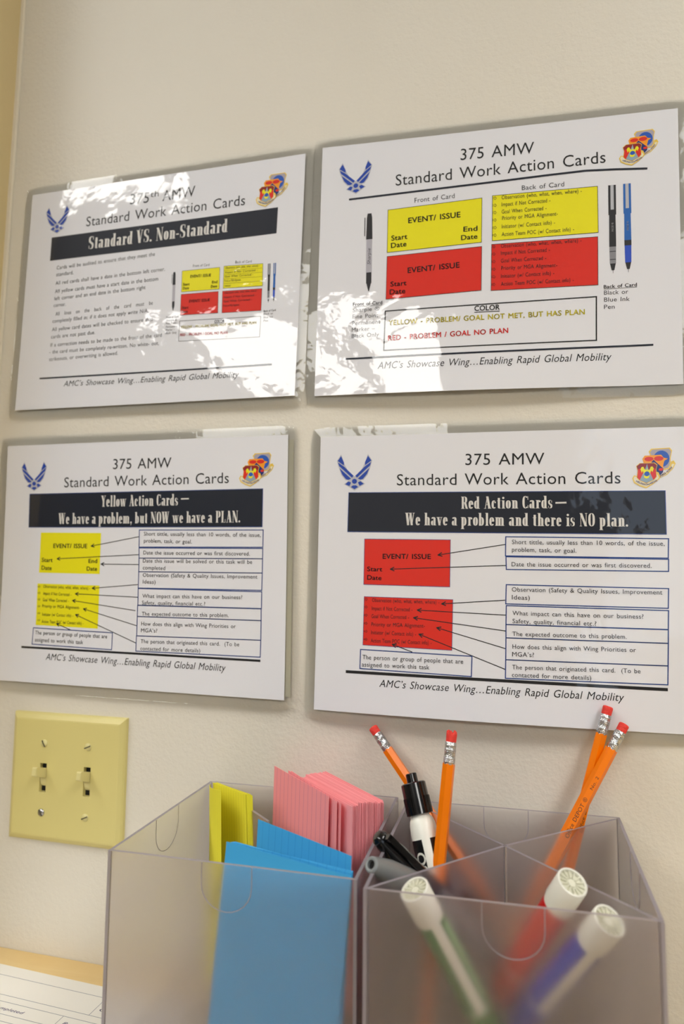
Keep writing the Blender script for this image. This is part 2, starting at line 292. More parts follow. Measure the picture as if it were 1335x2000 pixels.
  ('yellow_card', 'yellow', [('Q', [(143.34, 56.74), (222.06, 56.86), (222.38, 94.35), (143.38, 94.42)])], [('card_outline', 'ink', [('O', [(143.34, 56.74), (222.06, 56.86), (222.38, 94.35), (143.38, 94.42)], 0.35)]), ('card_lettering', 'ink', [('T', 'Observation (who, what, when, where) -', 150.52, 60.57, 210.66, 60.97, 3.22, 'c'), ('T', 'Impact if Not Corrected -', 150.55, 66.43, 187.49, 66.42, 3.23, 'c'), ('T', 'Goal When Corrected -', 150.59, 72.52, 184.59, 72.53, 3.23, 'c'), ('T', 'Priority or MGA Alignment-', 150.98, 77.87, 192.9, 77.92, 3.21, 'n'), ('T', 'Initiator (w/ Contact info) -', 150.65, 84.81, 190.93, 84.98, 3.21, 'c'), ('T', 'Action Team POC (w/ Contact info) -', 150.69, 91.26, 204.85, 91.67, 3.19, 'c'), ('L', [(143.38, 58.28), (145.27, 58.47), (145.26, 57.59), (146.53, 59.14), (145.28, 60.44), (145.28, 59.55), (143.39, 59.37), (143.38, 58.28)], 0.22), ('L', [(143.42, 64.28), (145.31, 64.47), (145.3, 63.59), (146.57, 65.13), (145.32, 66.43), (145.32, 65.55), (143.43, 65.37), (143.42, 64.28)], 0.22), ('L', [(143.46, 70.41), (145.35, 70.58), (145.34, 69.7), (146.61, 71.24), (145.36, 72.54), (145.36, 71.66), (143.47, 71.49), (143.46, 70.41)], 0.22), ('L', [(143.51, 76.64), (145.39, 76.82), (145.38, 75.94), (146.65, 77.47), (145.4, 78.77), (145.4, 77.9), (143.51, 77.72), (143.51, 76.64)], 0.22), ('L', [(143.55, 83.0), (145.43, 83.16), (145.43, 82.29), (146.69, 83.81), (145.44, 85.12), (145.44, 84.24), (143.56, 84.07), (143.55, 83.0)], 0.22), ('L', [(143.59, 89.21), (145.47, 89.37), (145.47, 88.5), (146.73, 90.02), (145.48, 91.32), (145.48, 90.45), (143.6, 90.28), (143.59, 89.21)], 0.22)])], None),
  ('red_card', 'red', [('Q', [(142.96, 97.43), (221.95, 97.72), (221.87, 136.22), (142.8, 135.52)])], [('card_outline', 'ink', [('O', [(142.96, 97.43), (221.95, 97.72), (221.87, 136.22), (142.8, 135.52)], 0.35)]), ('card_lettering', 'ink', [('T', 'Observation (who, what, when, where) -', 150.15, 100.86, 210.22, 101.19, 3.18, 'c'), ('T', 'Impact if Not Corrected -', 150.18, 106.76, 187.1, 106.81, 3.18, 'c'), ('T', 'Goal When Corrected -', 150.22, 113.16, 184.33, 113.28, 3.18, 'c'), ('T', 'Priority or MGA Alignment-', 150.49, 119.18, 192.36, 119.81, 3.17, 'n'), ('T', 'Initiator (w/ Contact info) -', 150.29, 125.79, 190.29, 125.92, 3.17, 'c'), ('T', 'Action Team POC (w/ Contact info) -', 150.32, 132.15, 204.45, 132.57, 3.15, 'c'), ('L', [(142.94, 98.85), (144.74, 99.0), (144.74, 98.16), (145.95, 99.61), (144.75, 100.86), (144.75, 100.03), (142.94, 99.88), (142.94, 98.85)], 0.22), ('L', [(142.98, 104.9), (144.78, 105.04), (144.78, 104.21), (145.99, 105.65), (144.8, 106.9), (144.79, 106.07), (142.99, 105.93), (142.98, 104.9)], 0.22), ('L', [(143.02, 111.19), (144.82, 111.33), (144.82, 110.5), (146.03, 111.94), (144.84, 113.19), (144.83, 112.36), (143.03, 112.22), (143.02, 111.19)], 0.22), ('L', [(143.07, 117.47), (144.87, 117.61), (144.86, 116.78), (146.07, 118.21), (144.88, 119.46), (144.87, 118.63), (143.07, 118.5), (143.07, 117.47)], 0.22), ('L', [(143.11, 123.74), (144.91, 123.87), (144.9, 123.04), (146.11, 124.47), (144.92, 125.72), (144.92, 124.89), (143.12, 124.76), (143.11, 123.74)], 0.22), ('L', [(143.16, 130.12), (144.95, 130.25), (144.95, 129.42), (146.15, 130.84), (144.96, 132.09), (144.96, 131.26), (143.16, 131.14), (143.16, 130.12)], 0.22)])], None),
  ('side_lettering', 'inkgrey', [('T', 'Back of Card', 225.87, 139.39, 249.13, 139.07, 2.66, 'b'), ('L', [(225.87, 140.01), (249.12, 139.68)], 0.3), ('T', 'Black or', 226.05, 144.32, 242.93, 144.48, 3.3, 'n'), ('T', 'Blue Ink', 226.01, 149.83, 243.94, 150.27, 3.3, 'n'), ('T', 'Pen', 225.96, 155.58, 233.38, 155.68, 3.3, 'n')], [], None),
  ('side_lettering', 'inkgrey', [('T', 'Front of Card', 30.95, 141.28, 55.78, 141.15, 2.88, 'b'), ('L', [(30.97, 142.07), (55.8, 141.84)], 0.3), ('T', 'Sharpie ®', 30.9, 146.47, 53.5, 146.36, 3.3, 'n'), ('T', 'Fine Point', 30.85, 151.85, 52.67, 151.93, 3.3, 'n'), ('T', 'Permanent', 30.71, 157.5, 54.53, 157.37, 3.29, 'n'), ('T', 'Marker –', 30.67, 163.06, 50.23, 162.84, 3.29, 'n'), ('T', 'Black Only', 30.73, 168.41, 53.54, 168.13, 3.28, 'n')], [], None),
  ('PENS', None, [(43.04, 62.32), (43.96, 129.37), (232.45, 57.02), (232.56, 127.82), (243.05, 56.89), (243.34, 127.65), 5.4, 5.4], [], None),
  ('color_key_box', 'ink', [('O', [(58.49, 147.23), (220.6, 145.51), (220.35, 179.86), (58.07, 180.26)], 0.95)], [('key_heading', 'ink', [('T', 'COLOR', 130.06, 151.54, 149.6, 151.59, 4.18, 'b'), ('L', [(130.07, 152.7), (149.6, 152.73)], 0.5)]), ('yellow_lettering', 'yellowink', [('T', 'YELLOW - PROBLEM/ GOAL NOT MET, BUT HAS PLAN', 61.34, 159.23, 212.27, 159.02, 4.08, 'b')]), ('red_lettering', 'redink', [('T', 'RED - PROBLEM / GOAL NO PLAN', 61.39, 172.2, 156.12, 170.88, 4.12, 'b')])], None),
  ('bottom_rule', 'navy', [('L', [(26.19, 185.89), (259.68, 185.16)], 1.5)], [], None),
  ('motto_lettering', 'ink', [('T', 'AMC’s Showcase Wing…Enabling Rapid Global Mobility', 53.28, 195.53, 230.89, 195.72, 5.75, 'i')], [], None),
 ], [(15.01, 17.01), (44.09, 15.93), (45.23, 42.08), (16.34, 44.19)], [(238.43, 15.32), (265.3, 14.53), (265.87, 41.55), (237.34, 43.35)]),
 ('BL', [(-27.97, 393.87), (252.47, 391.84), (253.49, 174.29), (-23.63, 177.02)], [
  ('title_lettering', 'ink', [('T', '375 AMW', 113.74, 24.93, 171.72, 25.15, 9.17, 'c'), ('T', 'Standard Work Action Cards', 63.45, 40.45, 226.52, 39.58, 9.11, 'c')], [], None),
  ('heading_banner', 'navy', [('Q', [(26.64, 46.03), (257.61, 45.03), (257.47, 76.83), (26.98, 76.79)])], [('banner_outline', 'blueline', [('O', [(26.64, 46.03), (257.61, 45.03), (257.47, 76.83), (26.98, 76.79)], 0.5)]), ('banner_lettering', 'white', [('T', 'Yellow Action Cards', 102.62, 58.57, 179.01, 58.13, 9.98, 'X'), ('L', [(181.96, 52.56), (189.44, 52.46)], 1.1), ('T', 'We have a problem, but NOW we have a PLAN.', 58.65, 73.91, 237.69, 73.11, 9.88, 'X')])], None),
  ('yellow_card', 'yellow', [('Q', [(40.45, 81.67), (103.67, 82.07), (103.52, 118.38), (40.03, 118.17)])], [('card_lettering', 'ink', [('T', 'EVENT/ ISSUE', 54.38, 95.69, 89.93, 95.67, 3.83, 'b'), ('T', 'Start', 42.58, 108.32, 54.17, 108.4, 3.62, 'b'), ('T', 'Date', 42.64, 115.42, 53.49, 115.67, 3.61, 'b'), ('T', 'End', 91.84, 108.77, 100.82, 108.66, 3.54, 'b'), ('T', 'Date', 90.18, 115.53, 100.83, 115.58, 3.54, 'b')])], None),
  ('yellow_card', 'yellow', [('Q', [(38.96, 127.97), (103.87, 128.49), (103.78, 166.04), (39.09, 165.17)])], [('card_lettering', 'ink', [('T', 'Observation (who, what, when, where) -', 45.55, 131.78, 94.59, 132.33, 2.73, 'c'), ('T', 'Impact if Not Corrected -', 45.82, 137.98, 75.27, 138.48, 2.74, 'c'), ('T', 'Goal When Corrected -', 45.57, 143.77, 72.85, 144.05, 2.74, 'c'), ('T', 'Priority or MGA Alignment-', 45.32, 149.34, 84.55, 149.6, 2.72, 'c'), ('T', 'Initiator (w/ Contact info) -', 45.63, 156.73, 78.14, 156.89, 2.72, 'c'), ('T', 'Action Team POC (w/ Contact info) -', 45.41, 163.1, 89.09, 163.17, 2.7, 'c'), ('L', [(39.57, 130.51), (41.2, 130.47), (41.18, 129.88), (42.3, 130.81), (41.26, 131.79), (41.23, 131.2), (39.6, 131.24), (39.57, 130.51)], 0.22), ('L', [(39.81, 136.1), (41.44, 136.06), (41.42, 135.47), (42.54, 136.4), (41.5, 137.38), (41.47, 136.79), (39.84, 136.83), (39.81, 136.1)], 0.22), ('L', [(40.06, 141.9), (41.69, 141.85), (41.67, 141.26), (42.79, 142.19), (41.75, 143.17), (41.72, 142.58), (40.09, 142.62), (40.06, 141.9)], 0.22), ('L', [(40.33, 148.09), (41.96, 148.04), (41.93, 147.45), (43.06, 148.37), (42.01, 149.36), (41.99, 148.77), (40.36, 148.81), (40.33, 148.09)], 0.22), ('L', [(40.6, 154.27), (42.22, 154.21), (42.2, 153.63), (43.32, 154.54), (42.28, 155.53), (42.25, 154.94), (40.63, 154.99), (40.6, 154.27)], 0.22), ('L', [(40.86, 160.43), (42.49, 160.37), (42.46, 159.79), (43.59, 160.7), (42.54, 161.68), (42.52, 161.1), (40.89, 161.15), (40.86, 160.43)], 0.22)])], None),
  ('callout_box', 'blueline', [('O', [(142.07, 79.42), (258.54, 79.51), (258.35, 93.83), (142.29, 94.33)], 0.75)], [('callout_lettering', 'inkgrey', [('T', 'Short tittle, usually less than 10 words, of the issue,', 146.77, 84.26, 256.37, 85.25, 3.23, 'n'), ('T', 'problem, task, or goal.', 146.94, 90.29, 193.19, 91.08, 3.27, 'n')])], None),
  ('callout_box', 'blueline', [('O', [(142.31, 95.13), (258.36, 94.78), (258.29, 103.34), (142.58, 103.95)], 0.75)], [('callout_lettering', 'inkgrey', [('T', 'Date the issue occurred or was first discovered.', 146.79, 100.71, 246.91, 100.78, 3.22, 'n')])], None),
  ('callout_box', 'blueline', [('O', [(142.58, 103.95), (258.29, 103.34), (258.26, 115.08), (142.7, 115.74)], 0.75)], [('callout_lettering', 'inkgrey', [('T', 'Date this issue will be solved or this task will be', 146.55, 107.71, 249.1, 107.62, 3.21, 'n'), ('T', 'completed', 146.72, 113.69, 168.48, 113.96, 3.26, 'n')])], None),
  ('callout_box', 'blueline', [('O', [(142.7, 115.74), (258.26, 115.08), (258.07, 129.23), (142.67, 129.86)], 0.75)], [('callout_lettering', 'inkgrey', [('T', 'Observation (Safety & Quality Issues, Improvement', 146.91, 120.05, 254.03, 119.69, 3.2, 'n'), ('T', 'Ideas)', 147.08, 125.8, 159.45, 125.95, 3.26, 'n')])], None),
  ('callout_box', 'blueline', [('O', [(142.68, 130.26), (258.09, 130.36), (258.09, 144.05), (142.89, 144.51)], 0.75)], [('callout_lettering', 'inkgrey', [('T', 'What impact can this have on our business?', 147.21, 138.07, 240.89, 136.82, 3.18, 'n'), ('T', 'Safety, quality, financial etc.?', 146.93, 143.8, 207.11, 143.26, 3.2, 'n')])], None),
  ('callout_box', 'blueline', [('O', [(142.67, 144.71), (257.89, 144.24), (258.04, 153.77), (142.72, 154.17)], 0.75)], [('callout_lettering', 'inkgrey', [('T', 'The expected outcome to this problem.', 147.21, 153.24, 228.87, 151.93, 3.17, 'n')])], None),
  ('callout_box', 'blueline', [('O', [(142.72, 154.17), (258.04, 153.77), (258.08, 169.57), (142.77, 170.66)], 0.75)], [('callout_lettering', 'inkgrey', [('T', 'How does this align with Wing Priorities or', 147.01, 161.68, 235.51, 160.75, 3.16, 'n'), ('T', 'MGA’s?', 146.96, 167.36, 162.6, 167.15, 3.2, 'n')])], None),
  ('callout_box', 'blueline', [('O', [(142.55, 170.66), (258.08, 169.57), (257.88, 183.09), (142.49, 183.56)], 0.75)], [('callout_lettering', 'inkgrey', [('T', 'The person that originated this card.  (To be', 147.0, 176.54, 239.09, 175.22, 3.14, 'n'), ('T', 'contacted for more details)', 146.96, 182.57, 203.69, 181.9, 3.16, 'n')])], None),
  ('callout_box', 'blueline', [('O', [(36.73, 167.72), (118.75, 169.04), (118.54, 183.47), (36.13, 182.3)], 0.75)], [('callout_lettering', 'inkgrey', [('T', 'The person or group of people that are', 38.96, 173.38, 113.6, 174.0, 3.32, 'n'), ('T', 'assigned to work this task', 38.99, 179.72, 89.48, 179.99, 3.33, 'n')])], None),
  ('callout_arrow', 'ink', [('A', (142.02, 85.27), (93.91, 93.79), 0.65)], [], None),
  ('callout_arrow', 'ink', [('A', (142.49, 100.95), (58.7, 105.44), 0.65)], [], None),
  ('callout_arrow', 'ink', [('A', (142.74, 109.55), (104.62, 109.63), 0.65)], [], None),
  ('callout_arrow', 'ink', [('A', (142.36, 126.89), (96.43, 131.08), 0.65)], [], None),
  ('callout_arrow', 'ink', [('A', (142.68, 137.79), (79.27, 136.35), 0.65)], [], None),
  ('callout_arrow', 'ink', [('A', (140.76, 149.31), (76.62, 142.32), 0.65)], [], None),
  ('callout_arrow', 'ink', [('A', (142.28, 162.05), (88.34, 149.29), 0.65)], [], None),
  ('callout_arrow', 'ink', [('A', (142.28, 176.74), (80.44, 154.59), 0.65)], [], None),
  ('callout_arrow', 'ink', [('A', (75.7, 168.09), (61.04, 163.16), 0.65)], [], None),
  ('bottom_rule', 'ink', [('L', [(24.84, 185.25), (258.13, 186.03)], 1.8)], [], None),
  ('motto_lettering', 'ink', [('T', 'AMC’s Showcase Wing…Enabling Rapid Global Mobility', 51.43, 195.22, 227.42, 195.95, 5.61, 'i')], [], None),
 ], [(16.21, 17.06), (43.96, 16.95), (45.0, 42.04), (17.37, 42.65)], [(236.65, 14.57), (267.26, 14.55), (267.24, 42.87), (235.68, 43.09)]),
 ('BR', [(280.81, 388.8), (559.6, 383.9), (557.6, 166.8), (278.29, 168.44)], [
  ('title_lettering', 'ink', [('T', '375 AMW', 118.31, 25.26, 177.28, 25.67, 8.65, 'c'), ('T', 'Standard Work Action Cards', 64.37, 40.4, 230.68, 40.74, 8.78, 'c')], [], None),
  ('heading_banner', 'navy', [('Q', [(24.97, 45.87), (260.53, 46.39), (260.48, 77.55), (24.62, 76.93)])], [('banner_outline', 'blueline', [('O', [(24.97, 45.87), (260.53, 46.39), (260.48, 77.55), (24.62, 76.93)], 0.5)]), ('banner_lettering', 'white', [('T', 'Red Action Cards', 115.12, 58.98, 182.63, 58.75, 9.31, 'X'), ('L', [(184.9, 54.76), (192.73, 54.59)], 1.2), ('T', 'We have a problem and there is NO plan.', 71.28, 71.64, 235.22, 72.2, 9.63, 'X')])], None),
  ('red_card', 'red', [('Q', [(38.75, 82.64), (106.96, 82.77), (106.66, 118.54), (38.65, 118.17)])], [('card_outline', 'blueline', [('O', [(38.75, 82.64), (106.96, 82.77), (106.66, 118.54), (38.65, 118.17)], 0.35)]), ('card_lettering', 'ink', [('T', 'EVENT/ ISSUE', 53.7, 97.93, 91.97, 97.6, 3.75, 'b'), ('T', 'Start', 41.24, 107.79, 53.61, 107.79, 3.51, 'b'), ('T', 'Date', 41.35, 114.38, 53.02, 114.57, 3.49, 'b')])], None),
  ('red_card', 'red', [('Q', [(39.27, 127.56), (109.06, 128.03), (108.54, 165.71), (38.98, 164.7)])], [('card_outline', 'blueline', [('O', [(39.27, 127.56), (109.06, 128.03), (108.54, 165.71), (38.98, 164.7)], 0.3)]), ('card_lettering', 'ink', [('T', 'Observation (who, what, when, where) -', 45.75, 131.53, 98.72, 131.72, 2.97, 'c'), ('T', 'Impact if Not Corrected -', 45.62, 137.84, 77.96, 137.9, 2.98, 'c'), ('T', 'Goal When Corrected -', 45.49, 143.91, 75.36, 143.76, 2.98, 'c'), ('T', 'Priority or MGA Alignment-', 45.58, 150.18, 87.73, 149.71, 2.96, 'n'), ('T', 'Initiator (w/ Contact info) -', 45.45, 156.24, 80.99, 156.34, 2.96, 'c'), ('T', 'Action Team POC (w/ Contact info) -', 45.32, 162.49, 93.04, 162.19, 2.94, 'c'), ('L', [(39.3, 129.33), (40.95, 129.28), (40.94, 128.6), (42.06, 129.67), (40.98, 130.8), (40.97, 130.12), (39.31, 130.17), (39.3, 129.33)], 0.22), ('L', [(39.4, 135.21), (41.05, 135.17), (41.04, 134.49), (42.15, 135.55), (41.07, 136.68), (41.06, 136.0), (39.41, 136.05), (39.4, 135.21)], 0.22), ('L', [(39.5, 141.52), (41.15, 141.47), (41.14, 140.79), (42.26, 141.85), (41.18, 142.98), (41.17, 142.3), (39.52, 142.36), (39.5, 141.52)], 0.22), ('L', [(39.61, 147.82), (41.26, 147.76), (41.24, 147.08), (42.36, 148.14), (41.28, 149.27), (41.27, 148.59), (39.62, 148.65), (39.61, 147.82)], 0.22), ('L', [(39.71, 153.88), (41.36, 153.82), (41.34, 153.14), (42.46, 154.19), (41.38, 155.32), (41.37, 154.65), (39.72, 154.71), (39.71, 153.88)], 0.22), ('L', [(39.81, 159.93), (41.45, 159.86), (41.44, 159.19), (42.56, 160.23), (41.48, 161.36), (41.47, 160.69), (39.83, 160.76), (39.81, 159.93)], 0.22)])], None),
  ('callout_box', 'blueline', [('O', [(148.63, 80.12), (261.88, 80.75), (261.34, 94.57), (148.36, 94.48)], 0.75)], [('callout_lettering', 'inkgrey', [('T', 'Short tittle, usually less than 10 words, of the issue,', 153.17, 85.58, 259.16, 85.79, 3.22, 'n'), ('T', 'problem, task, or goal.', 153.14, 91.27, 199.2, 91.54, 3.26, 'n')])], None),
  ('callout_box', 'blueline', [('O', [(148.77, 95.11), (261.51, 95.37), (261.28, 103.94), (148.94, 104.57)], 0.75)], [('callout_lettering', 'inkgrey', [('T', 'Date the issue occurred or was first discovered.', 152.88, 102.19, 250.22, 101.55, 3.2, 'n')])], None),
  ('callout_box', 'blueline', [('O', [(148.89, 115.87), (260.97, 116.06), (260.43, 129.9), (148.41, 130.06)], 0.75)], [('callout_lettering', 'inkgrey', [('T', 'Observation (Safety & Quality Issues, Improvement', 152.99, 120.78, 256.81, 120.33, 3.18, 'n'), ('T', 'Ideas)', 152.96, 126.6, 165.82, 126.66, 3.24, 'n')])], None),
  ('callout_box', 'blueline', [('O', [(148.82, 131.29), (260.57, 131.48), (260.05, 144.65), (148.55, 145.18)], 0.75)], [('callout_lettering', 'inkgrey', [('T', 'What impact can this have on our business?', 153.31, 138.2, 243.98, 137.75, 3.16, 'n'), ('T', 'Safety, quality, financial etc.?', 153.28, 143.98, 212.23, 143.87, 3.18, 'n')])], None),
  ('callout_box', 'blueline', [('O', [(148.55, 145.18), (260.05, 144.85), (259.81, 154.25), (148.51, 154.88)], 0.75)], [('callout_lettering', 'inkgrey', [('T', 'The expected outcome to this problem.', 153.23, 153.25, 232.43, 152.25, 3.15, 'n')])], None),
  ('callout_box', 'blueline', [('O', [(148.51, 154.88), (259.81, 154.25), (259.22, 169.85), (148.24, 170.7)], 0.75)], [('callout_lettering', 'inkgrey', [('T', 'How does this align with Wing Priorities or', 153.18, 162.49, 238.42, 161.27, 3.14, 'n'), ('T', 'MGA’s?', 152.95, 168.03, 168.51, 167.91, 3.19, 'n')])], None),
  ('callout_box', 'blueline', [('O', [(148.24, 170.7), (259.22, 169.85), (258.71, 182.84), (147.98, 183.99)], 0.75)], [('callout_lettering', 'inkgrey', [('T', 'The person that originated this card.  (To be', 152.9, 177.22, 241.08, 175.84, 3.12, 'n'), ('T', 'contacted for more details)', 152.67, 182.73, 207.96, 182.15, 3.14, 'n')])], None),
  ('callout_box', 'blueline', [('O', [(37.21, 168.22), (123.57, 169.39), (123.16, 184.09), (37.0, 182.64)], 0.75)], [('callout_lettering', 'inkgrey', [('T', 'The person or group of people that are', 38.93, 175.46, 117.05, 175.1, 3.29, 'n'), ('T', 'assigned to work this task', 38.57, 181.06, 91.64, 180.53, 3.31, 'n')])], None),
  ('callout_arrow', 'ink', [('A', (148.81, 85.83), (97.43, 94.51), 0.65)], [], None),
  ('callout_arrow', 'ink', [('A', (148.74, 101.63), (59.94, 105.93), 0.65)], [], None),
  ('callout_arrow', 'ink', [('A', (148.01, 127.36), (100.45, 131.46), 0.65)], [], None),
  ('callout_arrow', 'ink', [('A', (148.58, 138.35), (81.7, 136.71), 0.65)], [], None),
  ('callout_arrow', 'ink', [('A', (148.53, 149.93), (78.89, 142.57), 0.65)], [], None),
  ('callout_arrow', 'ink', [('A', (148.07, 162.71), (96.86, 149.37), 0.65)], [], None),
  ('callout_arrow', 'ink', [('A', (148.0, 177.67), (83.17, 154.76), 0.65)], [], None),
  ('callout_arrow', 'ink', [('A', (78.25, 168.32), (62.46, 163.27), 0.65)], [], None),
  ('bottom_rule', 'ink', [('L', [(25.58, 185.58), (258.62, 186.13)], 2.2)], [], None),
  ('motto_lettering', 'ink', [('T', 'AMC’s Showcase Wing…Enabling Rapid Global Mobility', 52.81, 195.45, 229.86, 195.61, 5.35, 'i')], [], None),
 ], [(14.35, 16.09), (43.96, 16.25), (44.37, 42.89), (14.93, 43.29)], [(239.47, 15.58), (268.25, 15.03), (267.47, 44.22), (238.28, 44.75)]),
]
# ------------------------------------------------------------------ lettering
_fc = {}
def glyphs(s, bold=False, italic=False, res=3):
    key = (s, bold, italic)
    if key in _fc: return _fc[key]
    cu = bpy.data.curves.new('txt', 'FONT'); cu.body = s; cu.size = 1; cu.resolution_u = res; cu.space_word = 1.35; cu.space_character = 1.04
    if italic: cu.shear = .24
    ob = bpy.data.objects.new('txt', cu); me = bpy.data.meshes.new_from_object(ob)
    vs = [(v.co.x, v.co.y) for v in me.vertices]; fs = [tuple(p.vertices) for p in me.polygons]
    bpy.data.objects.remove(ob); bpy.data.meshes.remove(me); bpy.data.curves.remove(cu)
    if bold:       # heavier strokes: the same outlines struck four times, slightly apart
        v0, f0, n = vs, fs, len(vs); vs, fs = [], []
        for q, (dx, dy) in enumerate(((-.02, 0), (.02, 0), (0, .012), (0, -.012))): vs = vs + [(x + dx, y + dy) for x, y in v0]; fs = fs + [tuple(i + q * n for i in f) for f in f0]
    x0 = min(v[0] for v in vs); x1 = max(v[0] for v in vs)
    _fc[key] = (vs, fs, x0, x1); return _fc[key]
_h = glyphs('H')[0]; CAPH = max(v[1] for v in _h) - min(v[1] for v in _h)
